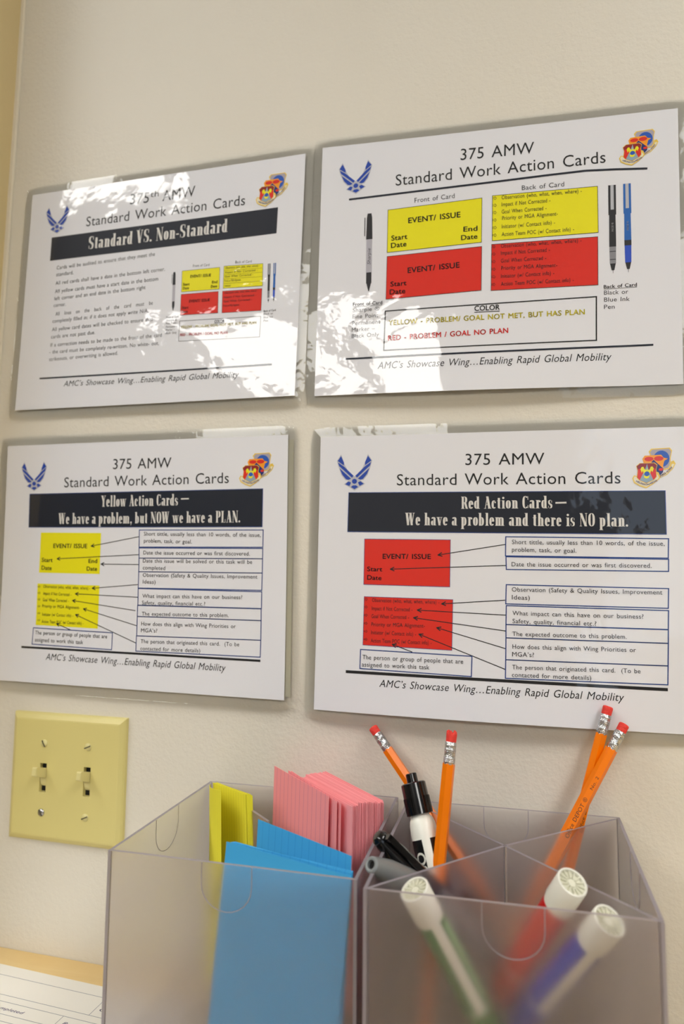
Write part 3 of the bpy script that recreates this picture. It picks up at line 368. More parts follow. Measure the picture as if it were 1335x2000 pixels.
# condensed engraved serif used on the banners: each glyph is a list of polygons, cap height 1
def didone(s):
    TH, TN, XH = .155, .035, .66
    out = []
    def rect(x0, y0, x1, y1): return [(x0, y0), (x1, y0), (x1, y1), (x0, y1)]
    def ring(x0, x1, y0, y1, a0=0, a1=360, th=TH, tn=TN, n=20):
        cx, cy, rx, ry = (x0 + x1) / 2, (y0 + y1) / 2, (x1 - x0) / 2, (y1 - y0) / 2; P = []
        k = max(4, int(n * abs(a1 - a0) / 360)); e = .78
        def pt(a, rx, ry): c, s_ = math.cos(a), math.sin(a); return (cx + rx * math.copysign(abs(c) ** e, c), cy + ry * math.copysign(abs(s_) ** e, s_))
        for i in range(k):
            a, b = [math.radians(a0 + (a1 - a0) * j / k) for j in (i, i + 1)]
            P.append([pt(a, rx - th, ry - tn), pt(a, rx, ry), pt(b, rx, ry), pt(b, rx - th, ry - tn)])
        return P
    def stem(x, y0, y1, sb=1, stp=1, w=TH, e=.05):
        P = [rect(x, y0, x + w, y1)]
        if sb: P.append(rect(x - e, y0, x + w + e, y0 + TN))
        if stp == 1: P.append(rect(x - e, y1 - TN, x + w, y1))
        if stp == 2: P.append(rect(x - e, y1 - TN, x + w + e, y1))
        return P
    def diag(xa, ya, xb, yb, w): return [[(xa - w / 2, ya), (xa + w / 2, ya), (xb + w / 2, yb), (xb - w / 2, yb)]]
    def dot(x, y, r=.085): return [[(x + r * math.cos(a * .785), y + r * 1.05 * math.sin(a * .785)) for a in range(8)]]
    hs = lambda x, y, w=.13: [rect(x - w, y, x + w, y + TN)]
    G = {
     'a': (.40, ring(.0, .28, 0, .38, 80, 280) + stem(.19, 0, .52, 0, 0) + ring(.02, .345, .34, XH, 0, 170) + [rect(.19, 0, .40, TN)]),
     'b': (.42, stem(.02, 0, 1, 0, 1) + ring(.02, .38, 0, XH)), 'c': (.34, ring(0, .33, 0, XH, 50, 320) + dot(.26, .5, .06)),
     'd': (.42, ring(0, .36, 0, XH) + stem(.205, 0, 1, 0, 1) + [rect(.205, 0, .42, TN)]),
     'e': (.36, ring(0, .35, 0, XH, 0, 325) + [rect(.1, .32, .35, .355)]),
     'h': (.46, stem(.05, 0, 1, 1, 1) + ring(.06, .41, .3, XH, 0, 150) + stem(.255, 0, .5, 1, 0)),
     'i': (.25, stem(.05, 0, XH, 1, 1) + dot(.125, .86)), 'l': (.25, stem(.05, 0, 1, 1, 1)),
     'm': (.70, stem(.05, 0, XH, 1, 1) + ring(.06, .40, .3, XH, 0, 150) + stem(.245, 0, .5, 1, 0) + ring(.27, .62, .3, XH, 0, 150) + stem(.465, 0, .5, 1, 0)),
     'n': (.46, stem(.05, 0, XH, 1, 1) + ring(.06, .41, .3, XH, 0, 150) + stem(.255, 0, .5, 1, 0)),
     'o': (.37, ring(0, .36, 0, XH)), 'p': (.42, stem(.02, -.28, XH, 1, 1) + ring(.02, .38, 0, XH)),
     'r': (.34, stem(.05, 0, XH, 1, 1) + ring(.12, .34, .38, XH, 60, 150) + dot(.28, .56, .07)),
     's': (.31, ring(.0, .28, .30, XH, 60, 250, .12) + ring(.0, .29, 0, .37, -120, 80, .12) + diag(.08, .42, .2, .22, .12) + [rect(.235, .45, .265, .62), rect(.01, .04, .04, .2)]),
     't': (.28, stem(.06, .06, .86, 0, 0) + [rect(0, XH - TN, .26, XH)] + ring(.06, .30, 0, .3, 180, 320)),
     'u': (.44, stem(.05, .12, XH, 0, 1) + ring(.05, .40, 0, .34, 180, 300) + stem(.245, 0, XH, 0, 1) + [rect(.245, 0, .43, TN)]),
     'v': (.40, diag(.09, XH, .2, 0, .15) + diag(.33, XH, .22, 0, .04) + hs(.09, XH - TN) + hs(.33, XH - TN, .08)),
     'w': (.62, diag(.09, XH, .19, 0, .15) + diag(.31, XH, .21, 0, .04) + diag(.32, XH, .42, 0, .15) + diag(.54, XH, .44, 0, .04) + hs(.09, XH - TN) + hs(.33, XH - TN, .1) + hs(.54, XH - TN, .08)),
     'y': (.40, diag(.09, XH, .2, 0, .15) + diag(.33, XH, .17, -.26, .045) + dot(.12, -.22, .06) + hs(.09, XH - TN) + hs(.33, XH - TN, .08)),
     'A': (.50, diag(.24, 1, .09, 0, .045) + diag(.24, 1, .40, 0, .17) + [rect(.12, .3, .36, .335)] + hs(.08, 0, .08) + hs(.4, 0)),
     'C': (.44, ring(0, .42, 0, 1, 45, 315) + [rect(.37, .7, .41, .98), rect(.37, .03, .41, .26)]),
     'L': (.42, stem(.05, 0, 1, 1, 2) + [rect(.2, 0, .40, TN), rect(.36, 0, .40, .28)]),
     'N': (.54, stem(.07, 0, 1, 1, 1, w=.035, e=.06) + diag(.10, 1, .43, 0, .17) + stem(.44, 0, 1, 0, 2, w=.035, e=.06)),
     'O': (.46, ring(0, .45, 0, 1)), 'P': (.46, stem(.05, 0, 1, 1, 2) + ring(.05, .45, .44, 1, -90, 90) + [rect(.1, .44, .26, .475), rect(.1, .965, .26, 1)]),
     'R': (.50, stem(.05, 0, 1, 1, 2) + ring(.05, .45, .48, 1, -90, 90) + [rect(.1, .48, .26, .515), rect(.1, .965, .26, 1)] + diag(.30, .5, .42, 0, .15) + hs(.44, 0, .08)),
     'S': (.42, ring(0, .38, .46, 1, 50, 255, .14) + ring(.02, .40, 0, .52, -125, 70, .14) + diag(.09, .64, .31, .34, .15) + [rect(.335, .7, .37, .98), rect(.02, .03, .055, .28)]),
     'V': (.50, diag(.10, 1, .25, 0, .17) + diag(.41, 1, .27, 0, .045) + hs(.1, 1 - TN) + hs(.41, 1 - TN, .08)),
     'W': (.74, diag(.10, 1, .22, 0, .17) + diag(.36, 1, .24, 0, .045) + diag(.38, 1, .50, 0, .17) + diag(.64, 1, .52, 0, .045) + hs(.1, 1 - TN) + hs(.37, 1 - TN, .13) + hs(.64, 1 - TN, .08)),
     'Y': (.48, diag(.10, 1, .25, .45, .17) + diag(.40, 1, .26, .45, .045) + stem(.165, 0, .46, 1, 0) + hs(.1, 1 - TN) + hs(.4, 1 - TN, .08)),
     '.': (.17, dot(.07, .08)), ',': (.17, dot(.07, .08) + diag(.10, .06, .05, -.16, .05)), '-': (.24, [rect(0, .27, .2, .36)]), ' ': (.20, [])}
    x = 0; V_ = []; F_ = []
    for ch in s:
        wd, polys = G[ch]
        for P in polys:
            ar = sum(P[i][0] * P[(i + 1) % len(P)][1] - P[(i + 1) % len(P)][0] * P[i][1] for i in range(len(P)))
            if ar < 0: P = P[::-1]
            n = len(V_); V_ += [(px + x, py) for px, py in P]; F_.append(tuple(range(n, n + len(P))))
        x += wd + .055
    return V_, F_, min(v[0] for v in V_), max(v[0] for v in V_)
def lay_text(s, ax, ay, bx, by, cap, style):
    """2D text laid on a baseline a-b (y upwards); returns verts, faces"""
    if style == 'X': vs, fs, x0, x1 = didone(s); ch = 1
    else: vs, fs, x0, x1 = glyphs(s, style == 'b', style == 'i'); ch = CAPH
    L = math.hypot(bx - ax, by - ay); ux, uy = (bx - ax) / L, (by - ay) / L; k = L / (x1 - x0); h = cap / ch
    return [(ax + ux * (x - x0) * k - uy * y * h, ay + uy * (x - x0) * k + ux * y * h) for x, y in vs], fs
# ------------------------------------------------------------------ posters
PWM, PHM = 279.4, 215.9
class Poster:
    def __init__(s, quad, origin, hfun): s.q = quad; s.o = origin; s.h = hfun
    def at(s, a, b, eps=0):
        u, v = a / PWM, b / PHM; (x0, z0), (x1, z1), (x2, z2), (x3, z3) = s.q
        x = x0 * (1 - u) * (1 - v) + x1 * u * (1 - v) + x2 * u * v + x3 * (1 - u) * v
        z = z0 * (1 - u) * (1 - v) + z1 * u * (1 - v) + z2 * u * v + z3 * (1 - u) * v
        return ((x - s.o[0]) * MM, -(s.h(u, v) + eps) * MM, (z - s.o[1]) * MM)
    def strip(s, V_, F_, a, b, w, ext=0):
        dx, dy = b[0] - a[0], b[1] - a[1]; L = math.hypot(dx, dy) or 1e-6; dx /= L; dy /= L; nx, ny = -dy * w / 2, dx * w / 2
        a = (a[0] - dx * ext, a[1] - dy * ext); b = (b[0] + dx * ext, b[1] + dy * ext)
        k = max(1, int(L / 8)); n = len(V_)
        for i in range(k + 1):
            t = i / k; x = a[0] + (b[0] - a[0]) * t; y = a[1] + (b[1] - a[1]) * t; V_ += [(x + nx, y + ny), (x - nx, y - ny)]
        for i in range(k): F_.append((n + 2 * i, n + 2 * i + 1, n + 2 * i + 3, n + 2 * i + 2))
    def grid(s, V_, F_, q, st=8):
        w = max(math.dist(q[0], q[1]), math.dist(q[3], q[2])); h = max(math.dist(q[0], q[3]), math.dist(q[1], q[2]))
        nx, ny = max(1, int(w / st)), max(1, int(h / st)); n = len(V_)
        for j in range(ny + 1):
            for i in range(nx + 1):
                u, v = i / nx, j / ny
                V_.append(tuple(q[0][c] * (1 - u) * (1 - v) + q[1][c] * u * (1 - v) + q[2][c] * u * v + q[3][c] * (1 - u) * v for c in (0, 1)))
        for j in range(ny):
            for i in range(nx): a = n + j * (nx + 1) + i; F_.append((a, a + 1, a + nx + 2, a + nx + 1))
    def shapes(s, name, shp, mat, parent, eps):
        V_, F_ = [], []
        for sh in shp:
            if sh[0] == 'T':
                _, tx, ax, ay, bx, by, cap, stl = sh
                vs, fs = lay_text(tx, ax, -ay, bx, -by, cap, stl); n = len(V_); V_ += [(x, -y) for x, y in vs]; F_ += [tuple(n + i for i in f) for f in fs]
            elif sh[0] == 'Q': s.grid(V_, F_, sh[1])
            elif sh[0] == 'O':
                for i in range(4): s.strip(V_, F_, sh[1][i], sh[1][(i + 1) % 4], sh[2], sh[2] / 2)
            elif sh[0] == 'L':
                for i in range(len(sh[1]) - 1): s.strip(V_, F_, sh[1][i], sh[1][i + 1], sh[2], 0)
            elif sh[0] == 'A':
                a, b, w_ = sh[1:]; s.strip(V_, F_, a, b, w_)
                an = math.atan2(b[1] - a[1], b[0] - a[0])
                for d_ in (.42, -.42): s.strip(V_, F_, b, (b[0] - 3.4 * math.cos(an + d_), b[1] - 3.4 * math.sin(an + d_)), w_ * 1.25, .2)
            elif sh[0] == 'G': n = len(V_); V_ += sh[1]; F_.append(tuple(range(n, n + len(sh[1]))))
        F2 = []
        for f in F_:       # every face looks away from the wall
            ar = sum(V_[f[i]][0] * -V_[f[(i + 1) % len(f)]][1] - V_[f[(i + 1) % len(f)]][0] * -V_[f[i]][1] for i in range(len(f)))
            F2.append(f if ar > 0 else f[::-1])
        return link(name, [s.at(x, y, eps) for x, y in V_], F2, 'print_' + mat, parent)
def in_quad(q, u, v): return tuple(q[0][c] * (1 - u) * (1 - v) + q[1][c] * u * (1 - v) + q[2][c] * u * v + q[3][c] * (1 - u) * v for c in (0, 1))
def wing_emblem(P, q, par):
    W1 = [[(.12, .0), (.02, .15), (.20, .29), (.205, .20), (.16, .10)], [(.03, .19), (.06, .30), (.43, .66), (.475, .60), (.30, .42), (.215, .33)],
          [(.075, .37), (.15, .56), (.26, .70), (.33, .72), (.405, .685)], [(.235, .845), (.33, .765), (.405, .80), (.355, .905)]]
    W2 = [[(.5, 1.0), (.395, .935), (.455, .885), (.545, .885), (.605, .935)], [(.5 + .075 * math.cos(a * .785), .765 + .078 * math.sin(a * .785)) for a in range(8)]]
    polys = W1 + [[(1 - x, y) for x, y in p_] for p_ in W1] + W2
    def grow(p_, k):
        cx = sum(a for a, b in p_) / len(p_); cy = sum(b for a, b in p_) / len(p_); return [(cx + (x - cx) * k, cy + (y - cy) * k) for x, y in p_]
    e = P.shapes('wing_emblem', [('G', [in_quad(q, *c) for c in p_]) for p_ in polys], 'wingblue', par, .2)
    back = [(.12, -.05), (.0, .15), (.05, .34), (.13, .58), (.25, .73), (.34, .735), (.2, .845), (.36, .94), (.5, 1.04), (.64, .94), (.8, .845), (.66, .735), (.75, .73), (.87, .58), (.95, .34), (1, .15), (.88, -.05), (.8, .2), (.7, .42), (.5, .62), (.3, .42), (.2, .2)]
    P.shapes('emblem_outline', [('G', [in_quad(q, *c) for c in back])], 'winggrey', e, .14)
def crest(P, q, par):
    T_ = lambda x, y: in_quad(q, (x - 85) / 925, (y - 325) / 910)
    G_ = lambda *p_: ('G', [T_(*c) for c in p_])
    def ell(cx, cy, rx, ry, n=18): return G_(*[(cx + rx * math.cos(6.2832 * i / n), cy + ry * math.sin(6.2832 * i / n)) for i in range(n)])
    def gr(p_, k):
        cx = sum(a for a, b in p_) / len(p_); cy = sum(b for a, b in p_) / len(p_); return [(cx + (x - cx) * k, cy + (y - cy) * k) for x, y in p_]
    back = [(485, 335), (885, 325), (935, 395), (905, 560), (900, 740), (860, 810), (760, 830), (600, 740), (465, 480), (430, 400)]
    c = P.shapes('crest_emblem', [G_(*back)], 'gold', par, .14)
    def sub(name, shp, mat, e): P.shapes(name, shp, mat, c, e)
    sub('rear_scroll', [G_((680, 1010), (660, 960), (800, 890), (900, 770), (910, 640), (970, 620), (1010, 690), (960, 800), (830, 940))], 'gold', .15)
    sub('rear_scroll_face', [G_((700, 1000), (690, 965), (810, 905), (915, 780), (925, 700), (985, 700), (945, 790), (820, 925))], 'cream', .17)
    sub('rear_shield', [G_(*gr(back, .90))], 'shieldgrey', .18)
    sub('globe', [ell(705, 575, 175, 190)], 'globe', .20)
    mid = [(345, 490), (700, 480), (755, 550), (845, 575), (770, 620), (745, 720), (752, 810), (600, 760), (330, 665), (298, 560)]
    sub('middle_shield', [G_(*mid)], 'orange', .22)
    sub('red_clouds', [ell(440, 568, 98, 50), ell(650, 565, 102, 55)], 'red', .24)
    sub('navy_shield', [G_((540, 590), (752, 800), (742, 880), (680, 945), (600, 880), (560, 700), (490, 645))], 'navyshield', .26)
    sub('red_roundel', [ell(700, 815, 48, 32)], 'red', .28)
    fs = [(240, 655), (560, 655), (622, 705), (600, 800), (612, 980), (560, 1045), (392, 1130), (235, 1050), (180, 985), (200, 830), (165, 720)]
    sub('front_scroll', [G_((88, 1000), (125, 930), (190, 950), (250, 1050), (390, 1110), (540, 1050), (600, 860), (650, 880), (685, 980), (665, 1030), (540, 1140), (390, 1232), (250, 1180), (130, 1105))], 'gold', .27)
    sub('front_scroll_face', [G_((115, 1000), (140, 955), (180, 970), (250, 1060), (390, 1125), (540, 1060), (620, 920), (655, 985), (640, 1030), (530, 1120), (390, 1205), (255, 1155), (145, 1085))], 'cream', .29)
    sub('front_shield_border', [G_(*fs)], 'gold', .31)
    sub('front_shield', [G_(*gr(fs, .95))], 'maroon', .33)
    sub('red_field', [G_((205, 800), (300, 760), (385, 1110), (245, 1045), (200, 980)), G_((480, 760), (588, 800), (598, 975), (545, 1040), (400, 1110))], 'red', .34)
    sub('sky_ray', [G_((400, 675), (430, 800), (540, 1045), (392, 1110), (248, 1045), (360, 800))], 'skyray', .36)
    sub('gold_wings', [G_((262, 800), (280, 750), (320, 740), (345, 790), (385, 830), (400, 765), (425, 830), (460, 800), (480, 745), (520, 740), (545, 790), (520, 870), (490, 830), (465, 910), (335, 910), (312, 830), (290, 880)), ell(395, 960, 58, 52, 12)], 'yellow', .38)
    sub('blue_orb', [ell(400, 905, 58, 55)], 'globe', .40)
    def tx(s_, x0, y0, x1, y1, cap):
        a, b_ = T_(x0, y0), T_(x1, y1); return ('T', s_, a[0], a[1], b_[0], b_[1], cap, 'b')
    k = math.dist(q[0], q[1]) / 925
    sub('scroll_lettering', [tx('HELP', 165, 1078, 290, 1145, 42 * k), tx('FROM', 300, 1158, 455, 1170, 42 * k), tx('ABOVE', 470, 1150, 625, 1080, 42 * k), tx('FORCE', 700, 995, 810, 910, 45 * k), tx('IOD', 845, 890, 945, 780, 40 * k)], 'purpleink', .42)
def pens(P, d, par):
    (m0, m1, b0, b1, l0, l1, mw, pw) = d
    def seg(a, b, t0, t1, w0, w1, off=0):
        dx, dy = b[0] - a[0], b[1] - a[1]; L = math.hypot(dx, dy); nx, ny = -dy / L, dx / L
        A = (a[0] + dx * t0 + nx * off, a[1] + dy * t0 + ny * off); B = (a[0] + dx * t1 + nx * off, a[1] + dy * t1 + ny * off)
        return ('G', [(A[0] + nx * w0 / 2, A[1] + ny * w0 / 2), (A[0] - nx * w0 / 2, A[1] - ny * w0 / 2), (B[0] - nx * w1 / 2, B[1] - ny * w1 / 2), (B[0] + nx * w1 / 2, B[1] + ny * w1 / 2)])
    e = P.shapes('marker_picture', [seg(m0, m1, 0, .06, mw * .6, mw * .85), seg(m0, m1, .06, .335, mw * .85, mw), ], 'penblack', par, .12)
    P.shapes('marker_tip', [seg(m0, m1, .76, .90, mw * .82, mw * .82), seg(m0, m1, .90, 1.0, mw * .7, mw * .12)], 'penblack', e, .13)
    P.shapes('marker_clip', [seg(m0, m1, .05, .29, mw * .13, mw * .13, mw * .72)], 'penblack', e, .13)
    P.shapes('marker_barrel', [seg(m0, m1, .335, .76, mw * .9, mw * .9)], 'barrelgrey', e, .14)
    if mw > 4:
        a = (m0[0] + (m1[0] - m0[0]) * .66 + mw * .22, m0[1] + (m1[1] - m0[1]) * .66); b_ = (m0[0] + (m1[0] - m0[0]) * .45 + mw * .22, m0[1] + (m1[1] - m0[1]) * .45)
        P.shapes('marker_lettering', [('T', 'Sharpie', a[0], a[1], b_[0], b_[1], mw * .5, 'i')], 'penblack', e, .18)
    for nm, a, b_, c1, c2 in (('black_pen_picture', b0, b1, 'penblack', 'pengrey'), ('blue_pen_picture', l0, l1, 'penblue', 'penblue2')):
        e = P.shapes(nm, [seg(a, b_, 0, .34, pw, pw * 1.02), seg(a, b_, .34, .64, pw * .84, pw * .9)], c1, par, .12)
        P.shapes('ink_barrel', [seg(a, b_, .64, .89, pw * .88, pw * .8)], c2, e, .12)
        P.shapes('pen_tip', [seg(a, b_, .64, .70, pw * .9, pw * .9), seg(a, b_, .89, .965, pw * .75, pw * .35), seg(a, b_, .965, 1.0, .35, .2)] + ([seg(a, b_, .75, .758, pw * .8, pw * .8), seg(a, b_, .84, .848, pw * .8, pw * .8)] if c2 == 'pengrey' else []), 'penblack', e, .14)
        P.shapes('pen_clip', [seg(a, b_, .0, .28, pw * .42, pw * .42)], 'pensteel', e, .16)
        if mw > 4:
            p0 = (a[0] + (b_[0] - a[0]) * .53 + .7, a[1] + (b_[1] - a[1]) * .53); p1 = (a[0] + (b_[0] - a[0]) * .43 + .7, a[1] + (b_[1] - a[1]) * .43)
            P.shapes('pen_lettering', [('T', 'PRECISE V5', p0[0], p0[1], p1[0], p1[1], 1.3, 'b')], 'pensteel', e, .18)
HF = {'TL': lambda u, v: 1.6 + 1.0 * u * u + 1.3 * v ** 3 + .35 * math.sin(5 * u + 2 * v),
      'TR': lambda u, v: 1.6 + 3.4 * v ** 4 * max(0, math.sin(math.pi * min(1, u * 1.15))) + .5 * (1 - u) ** 2,
      'BL': lambda u, v: 1.8 + 2.2 * v ** 3 + .4 * u,
      'BR': lambda u, v: 1.6 + 5.5 * v ** 4 * math.sin(math.pi * min(1, .12 + u * .9)) + .6 * max(0, .15 - v) * 6 * math.sin(3.1 * u)}
PL = {'TL': 'laminated poster with a navy banner reading Standard VS. Non-Standard and a long list of rules',
      'TR': 'laminated poster without a banner, with large yellow and red cards and pictured pens',
      'BL': 'laminated poster with a navy banner about yellow action cards, above the switch plate',
      'BR': 'laminated poster with a navy banner about red action cards, behind the pencils'}
POSTER_PARTS = {'heading_banner': .10, 'yellow_card': .10, 'red_card': .10}
def build_poster(nm, quad, parts, emb, cr):
    ox = sum(p[0] for p in quad) / 4; oz = sum(p[1] for p in quad) / 4
    P = Poster(quad, (ox, oz), HF[nm]); root = empty('laminated_poster', V(ox, 0, oz), PL[nm], 'poster')
    V_, F_ = [], []; P.grid(V_, F_, [(0, 0), (PWM, 0), (PWM, PHM), (0, PHM)], 7)
    nx = int(PWM / 7) + 1; ny = int(PHM / 7) + 1; n = len(V_)
    vs = [P.at(x, y, 0) for x, y in V_] + [P.at(x, y, -.3) for x, y in V_]
    fs = [f[::-1] for f in F_] + [tuple(n + i for i in f) for f in F_]
    loop = [i for i in range(nx)] + [j * nx + nx - 1 for j in range(1, ny)] + [(ny - 1) * nx + i for i in range(nx - 2, -1, -1)] + [j * nx for j in range(ny - 2, 0, -1)]
    for i in range(len(loop)): a, b_ = loop[i], loop[(i + 1) % len(loop)]; fs.append((a, b_, n + b_, n + a))
    auto_smooth(link('paper_sheet', vs, fs, 'print_paper', root), 30)
    # clear margin with rounded corners
    mg, rr = 8.0, 6.0; nv = []; ff = []
    inner = [V_[i] for i in loop]
    for (x, y) in inner:
        ex = -mg if x < .01 else (mg if x > PWM - .01 else 0); ey = -mg if y < .01 else (mg if y > PHM - .01 else 0)
        k = .78 if ex and ey else 1
        nv.append((x + ex * k, y + ey * k))
    m_ = len(inner); base = [P.at(x, y, -.1) for x, y in inner]; outer = [P.at(x, y, -.9) for x, y in nv]
    ff = [(i, (i + 1) % m_, m_ + (i + 1) % m_, m_ + i)[::-1] for i in range(m_)]
    link('laminate_margin', base + outer, [f[::-1] for f in ff], 'laminate_film', root)
    # bright cut edge of the film
    ev = []; ef = []
    for (x, y) in nv: ev += [P.at(x, y, -1.15), P.at(x + (0.45 if x > 140 else -.45), y + (.45 if y > 108 else -.45), -.8)]
    ef = [(2 * i, 2 * ((i + 1) % m_), 2 * ((i + 1) % m_) + 1, 2 * i + 1) for i in range(m_)]
    link('laminate_edge', ev, ef, 'laminate_film', root)
    for (pn, colr, shp, kids, lab) in parts:
        if pn == 'PENS': pens(P, shp, root); continue
        o = P.shapes(pn, shp, colr, root, POSTER_PARTS.get(pn, .12))
        for (kn, kc, ks) in kids: P.shapes(kn, ks, kc, o, .20 if 'outline' in kn else .26)
    wing_emblem(P, emb, root); crest(P, cr, root)
    if nm == 'BL':
        S = Poster(quad, (ox, oz), lambda u, v: .9 + 1.9 * v ** 3)
        V2, F2 = [], []; S.grid(V2, F2, [(6, 4), (PWM + 4.6, 4), (PWM + 4.6, PHM - 2.5), (6, PHM - 2.5)], 7); n = len(V2)
        link('backing_sheet', [S.at(x, y, 0) for x, y in V2], [f[::-1] for f in F2], 'print_sheet2', root)
for rec in POSTERS: build_poster(*rec)
# ------------------------------------------------------------------ light switch plate
sp = empty('light_switch_plate', V(54, 0, 96.3), 'almond two-gang light switch plate with two toggles, on the wall under the lower left poster', 'light switch')
def plate_mesh():
    D = 6.2
    V_, F_ = [], []
    holes = [(-25.2, -18.4), (18.9, 25.7)]; hz = (-12.2, 12.2)
    X = [-51, -25.2, -18.4, 18.9, 25.7, 51]; Z = [-48.6, -12.2, 12.2, 48.6]
    idx = {}
    for i, x in enumerate(X):
        for j, z in enumerate(Z): idx[i, j] = len(V_); V_.append((x, -D, z))
    for i in range(5):
        for j in range(3):
            if j == 1 and i in (1, 3): continue
            F_.append((idx[i, j], idx[i + 1, j], idx[i + 1, j + 1], idx[i, j + 1]))
    # bevelled border
    def rect_loop(W, H, y): n = len(V_); V_.extend([(-W, y, -H), (W, y, -H), (W, y, H), (-W, y, H)]); return [n, n + 1, n + 2, n + 3]
    l0 = [idx[0, 0], idx[5, 0], idx[5, 3], idx[0, 3]]
    prev = rect_loop(51, 48.6, -D)
    for W, H, y in ((52.2, 49.8, -D + .25), (55.4, 53.0, -D + 2.1), (56.6, 54.2, -D + 3.4), (57, 54.6, 0)):
        l = rect_loop(W, H, y)
        for k in range(4): a, b_ = prev[k], prev[(k + 1) % 4]; F_.append((a, l[k], l[(k + 1) % 4], b_))
        prev = l
    for (a, b_) in holes:      # inner walls of the slots
        n = len(V_); V_.extend([(a, -D, hz[0]), (b_, -D, hz[0]), (b_, -D, hz[1]), (a, -D, hz[1]), (a, -2, hz[0]), (b_, -2, hz[0]), (b_, -2, hz[1]), (a, -2, hz[1])])
        for k in range(4): F_.append((n + k, n + (k + 1) % 4, n + 4 + (k + 1) % 4, n + 4 + k))
    return V_, F_
v_, f_ = plate_mesh(); link('cover_plate', [(a * MM, b_ * MM, c * MM) for a, b_, c in v_], f_, 'ivory_plastic', sp)
for cx in (-21.8, 22.3):
    MB().box(cx - 3.4, cx + 3.4, -2.4, -1.2, -12.2, 12.2).build('toggle_slot', 'dark_gap', sp)
    t = MB(); R_ = 6.6     # rocking drum and lever
    prof = [(cx, a) for a in range(0, 1)]
    n = 10; V_ = []
    for i in range(n + 1):
        a = math.radians(-62 + 124 * i / n); z = 8.6 * math.sin(a); y = -1.2 - 4.6 * math.cos(a)
        V_ += [(cx - 3.0, y, z), (cx + 3.0, y, z)]
    t.v = V_; t.f = [(2 * i, 2 * i + 1, 2 * i + 3, 2 * i + 2) for i in range(n)]; t.m = [0] * n
    tg = t.build('toggle', 'ivory_toggle', sp)
    L_ = MB(); z0, z1 = -.5, 8.0
    base = [(cx - 3.0, -4.6, z0), (cx + 3.0, -4.6, z0), (cx + 3.0, -4.6, z1), (cx - 3.0, -4.6, z1)]
    tip = [(cx - 2.4, -17.4, 4.2), (cx + 2.4, -17.4, 4.2), (cx + 2.4, -16.6, 11.4), (cx - 2.4, -16.6, 11.4)]
    tip2 = [(cx - 1.8, -18.4, 5.0), (cx + 1.8, -18.4, 5.0), (cx + 1.8, -17.8, 10.6), (cx - 1.8, -17.8, 10.6)]
    L_.v = base + tip + tip2; L_.f = [(0, 1, 5, 4), (1, 2, 6, 5), (2, 3, 7, 6), (3, 0, 4, 7), (4, 5, 9, 8), (5, 6, 10, 9), (6, 7, 11, 10), (7, 4, 8, 11), (8, 9, 10, 11)]; L_.m = [0] * 9
    L_.build('lever', 'ivory_toggle', tg)
    for cz, ang, mt in ((29.2, 60 if cx < 0 else -22, 'painted_screw'), (-29.4, 55 if cx < 0 else -24, 'bare_screw' if cx < 0 else 'painted_screw')):
        prof = [(3.3, 0), (3.2, .5), (2.6, 1.1), (1.4, 1.5), (0.001, 1.6)]
        m_ = MB().lathe(prof, 20); m_.v = [(cx + x, -6.1 - z, cz + y) for x, y, z in m_.v]; m_.f = [f[::-1] for f in m_.f]
        sc = auto_smooth(m_.build('screw', mt, sp))
        if mt == 'bare_screw': sc['label'] = 'screw with bare metal showing through the paint'
        s_ = MB().box(-3.0, 3.0, -.3, .3, -.45, .45); c_, q_ = math.cos(math.radians(-ang)), math.sin(math.radians(-ang))
        s_.v = [(cx + x * c_ - z * q_, -7.55 + y, cz + x * q_ + z * c_) for x, y, z in s_.v]; s_.build('screw_slot', 'slot_dark', sc)
# ------------------------------------------------------------------ organizers
TZ = 108.7; FLOOR = -10.0
def panel(root, name, a, b, z0, z1, th=2.0, ins=0):
    dx, dy = b[0] - a[0], b[1] - a[1]; L = math.hypot(dx, dy); ux, uy = dx / L, dy / L; nx, ny = -uy * th / 2, ux * th / 2
    a = (a[0] + ux * ins, a[1] + uy * ins); b = (b[0] - ux * ins, b[1] - uy * ins)
    pts = [(a[0] + nx, a[1] + ny), (a[0] - nx, a[1] - ny), (b[0] - nx, b[1] - ny), (b[0] + nx, b[1] + ny)]
    mb = MB(); bv = .5
    lo = [(x, y, z0) for x, y in pts]; hi = [(x, y, z1) for x, y in pts]
    mb.v = lo + hi; mb.f = [(0, 1, 2, 3)[::-1], (4, 5, 6, 7), (0, 1, 5, 4), (1, 2, 6, 5), (2, 3, 7, 6), (3, 0, 4, 7)]; mb.m = [1, 1, 1, 0, 1, 0]
    return mb.build(name, ['clear_plastic', 'plastic_rim'], root)
def tube(pts, r, seg=6):
    mb = MB(); n = len(pts)
    for i, p in enumerate(pts):
        t = (Vector(pts[min(i + 1, n - 1)]) - Vector(pts[max(i - 1, 0)])).normalized(); a = t.orthogonal().normalized(); b_ = t.cross(a)
        if i and (a.dot(pa) < 0 or True):
            a = (pa - t * pa.dot(t)).normalized(); b_ = t.cross(a)
        pa = a
        for k in range(seg): v = Vector(p) + (a * math.cos(6.2832 * k / seg) + b_ * math.sin(6.2832 * k / seg)) * r; mb.v.append(tuple(v))
    for i in range(n - 1):
        for k in range(seg): mb.f.append((i * seg + k, i * seg + (k + 1) % seg, (i + 1) * seg + (k + 1) % seg, (i + 1) * seg + k)); mb.m.append(0)
    return mb
def notch(root, f3, w=15.5, d=26, parent=None):
    pts = [f3(-w, 0), f3(-w, -d * .45)] + [f3(-w * math.cos(math.radians(a)), -d * .45 - (d * .55) * math.sin(math.radians(a))) for a in range(15, 180, 15)] + [f3(w, -d * .45), f3(w, 0)]
    tube(pts, .28).build('thumb_notch', 'plastic_rim', parent)
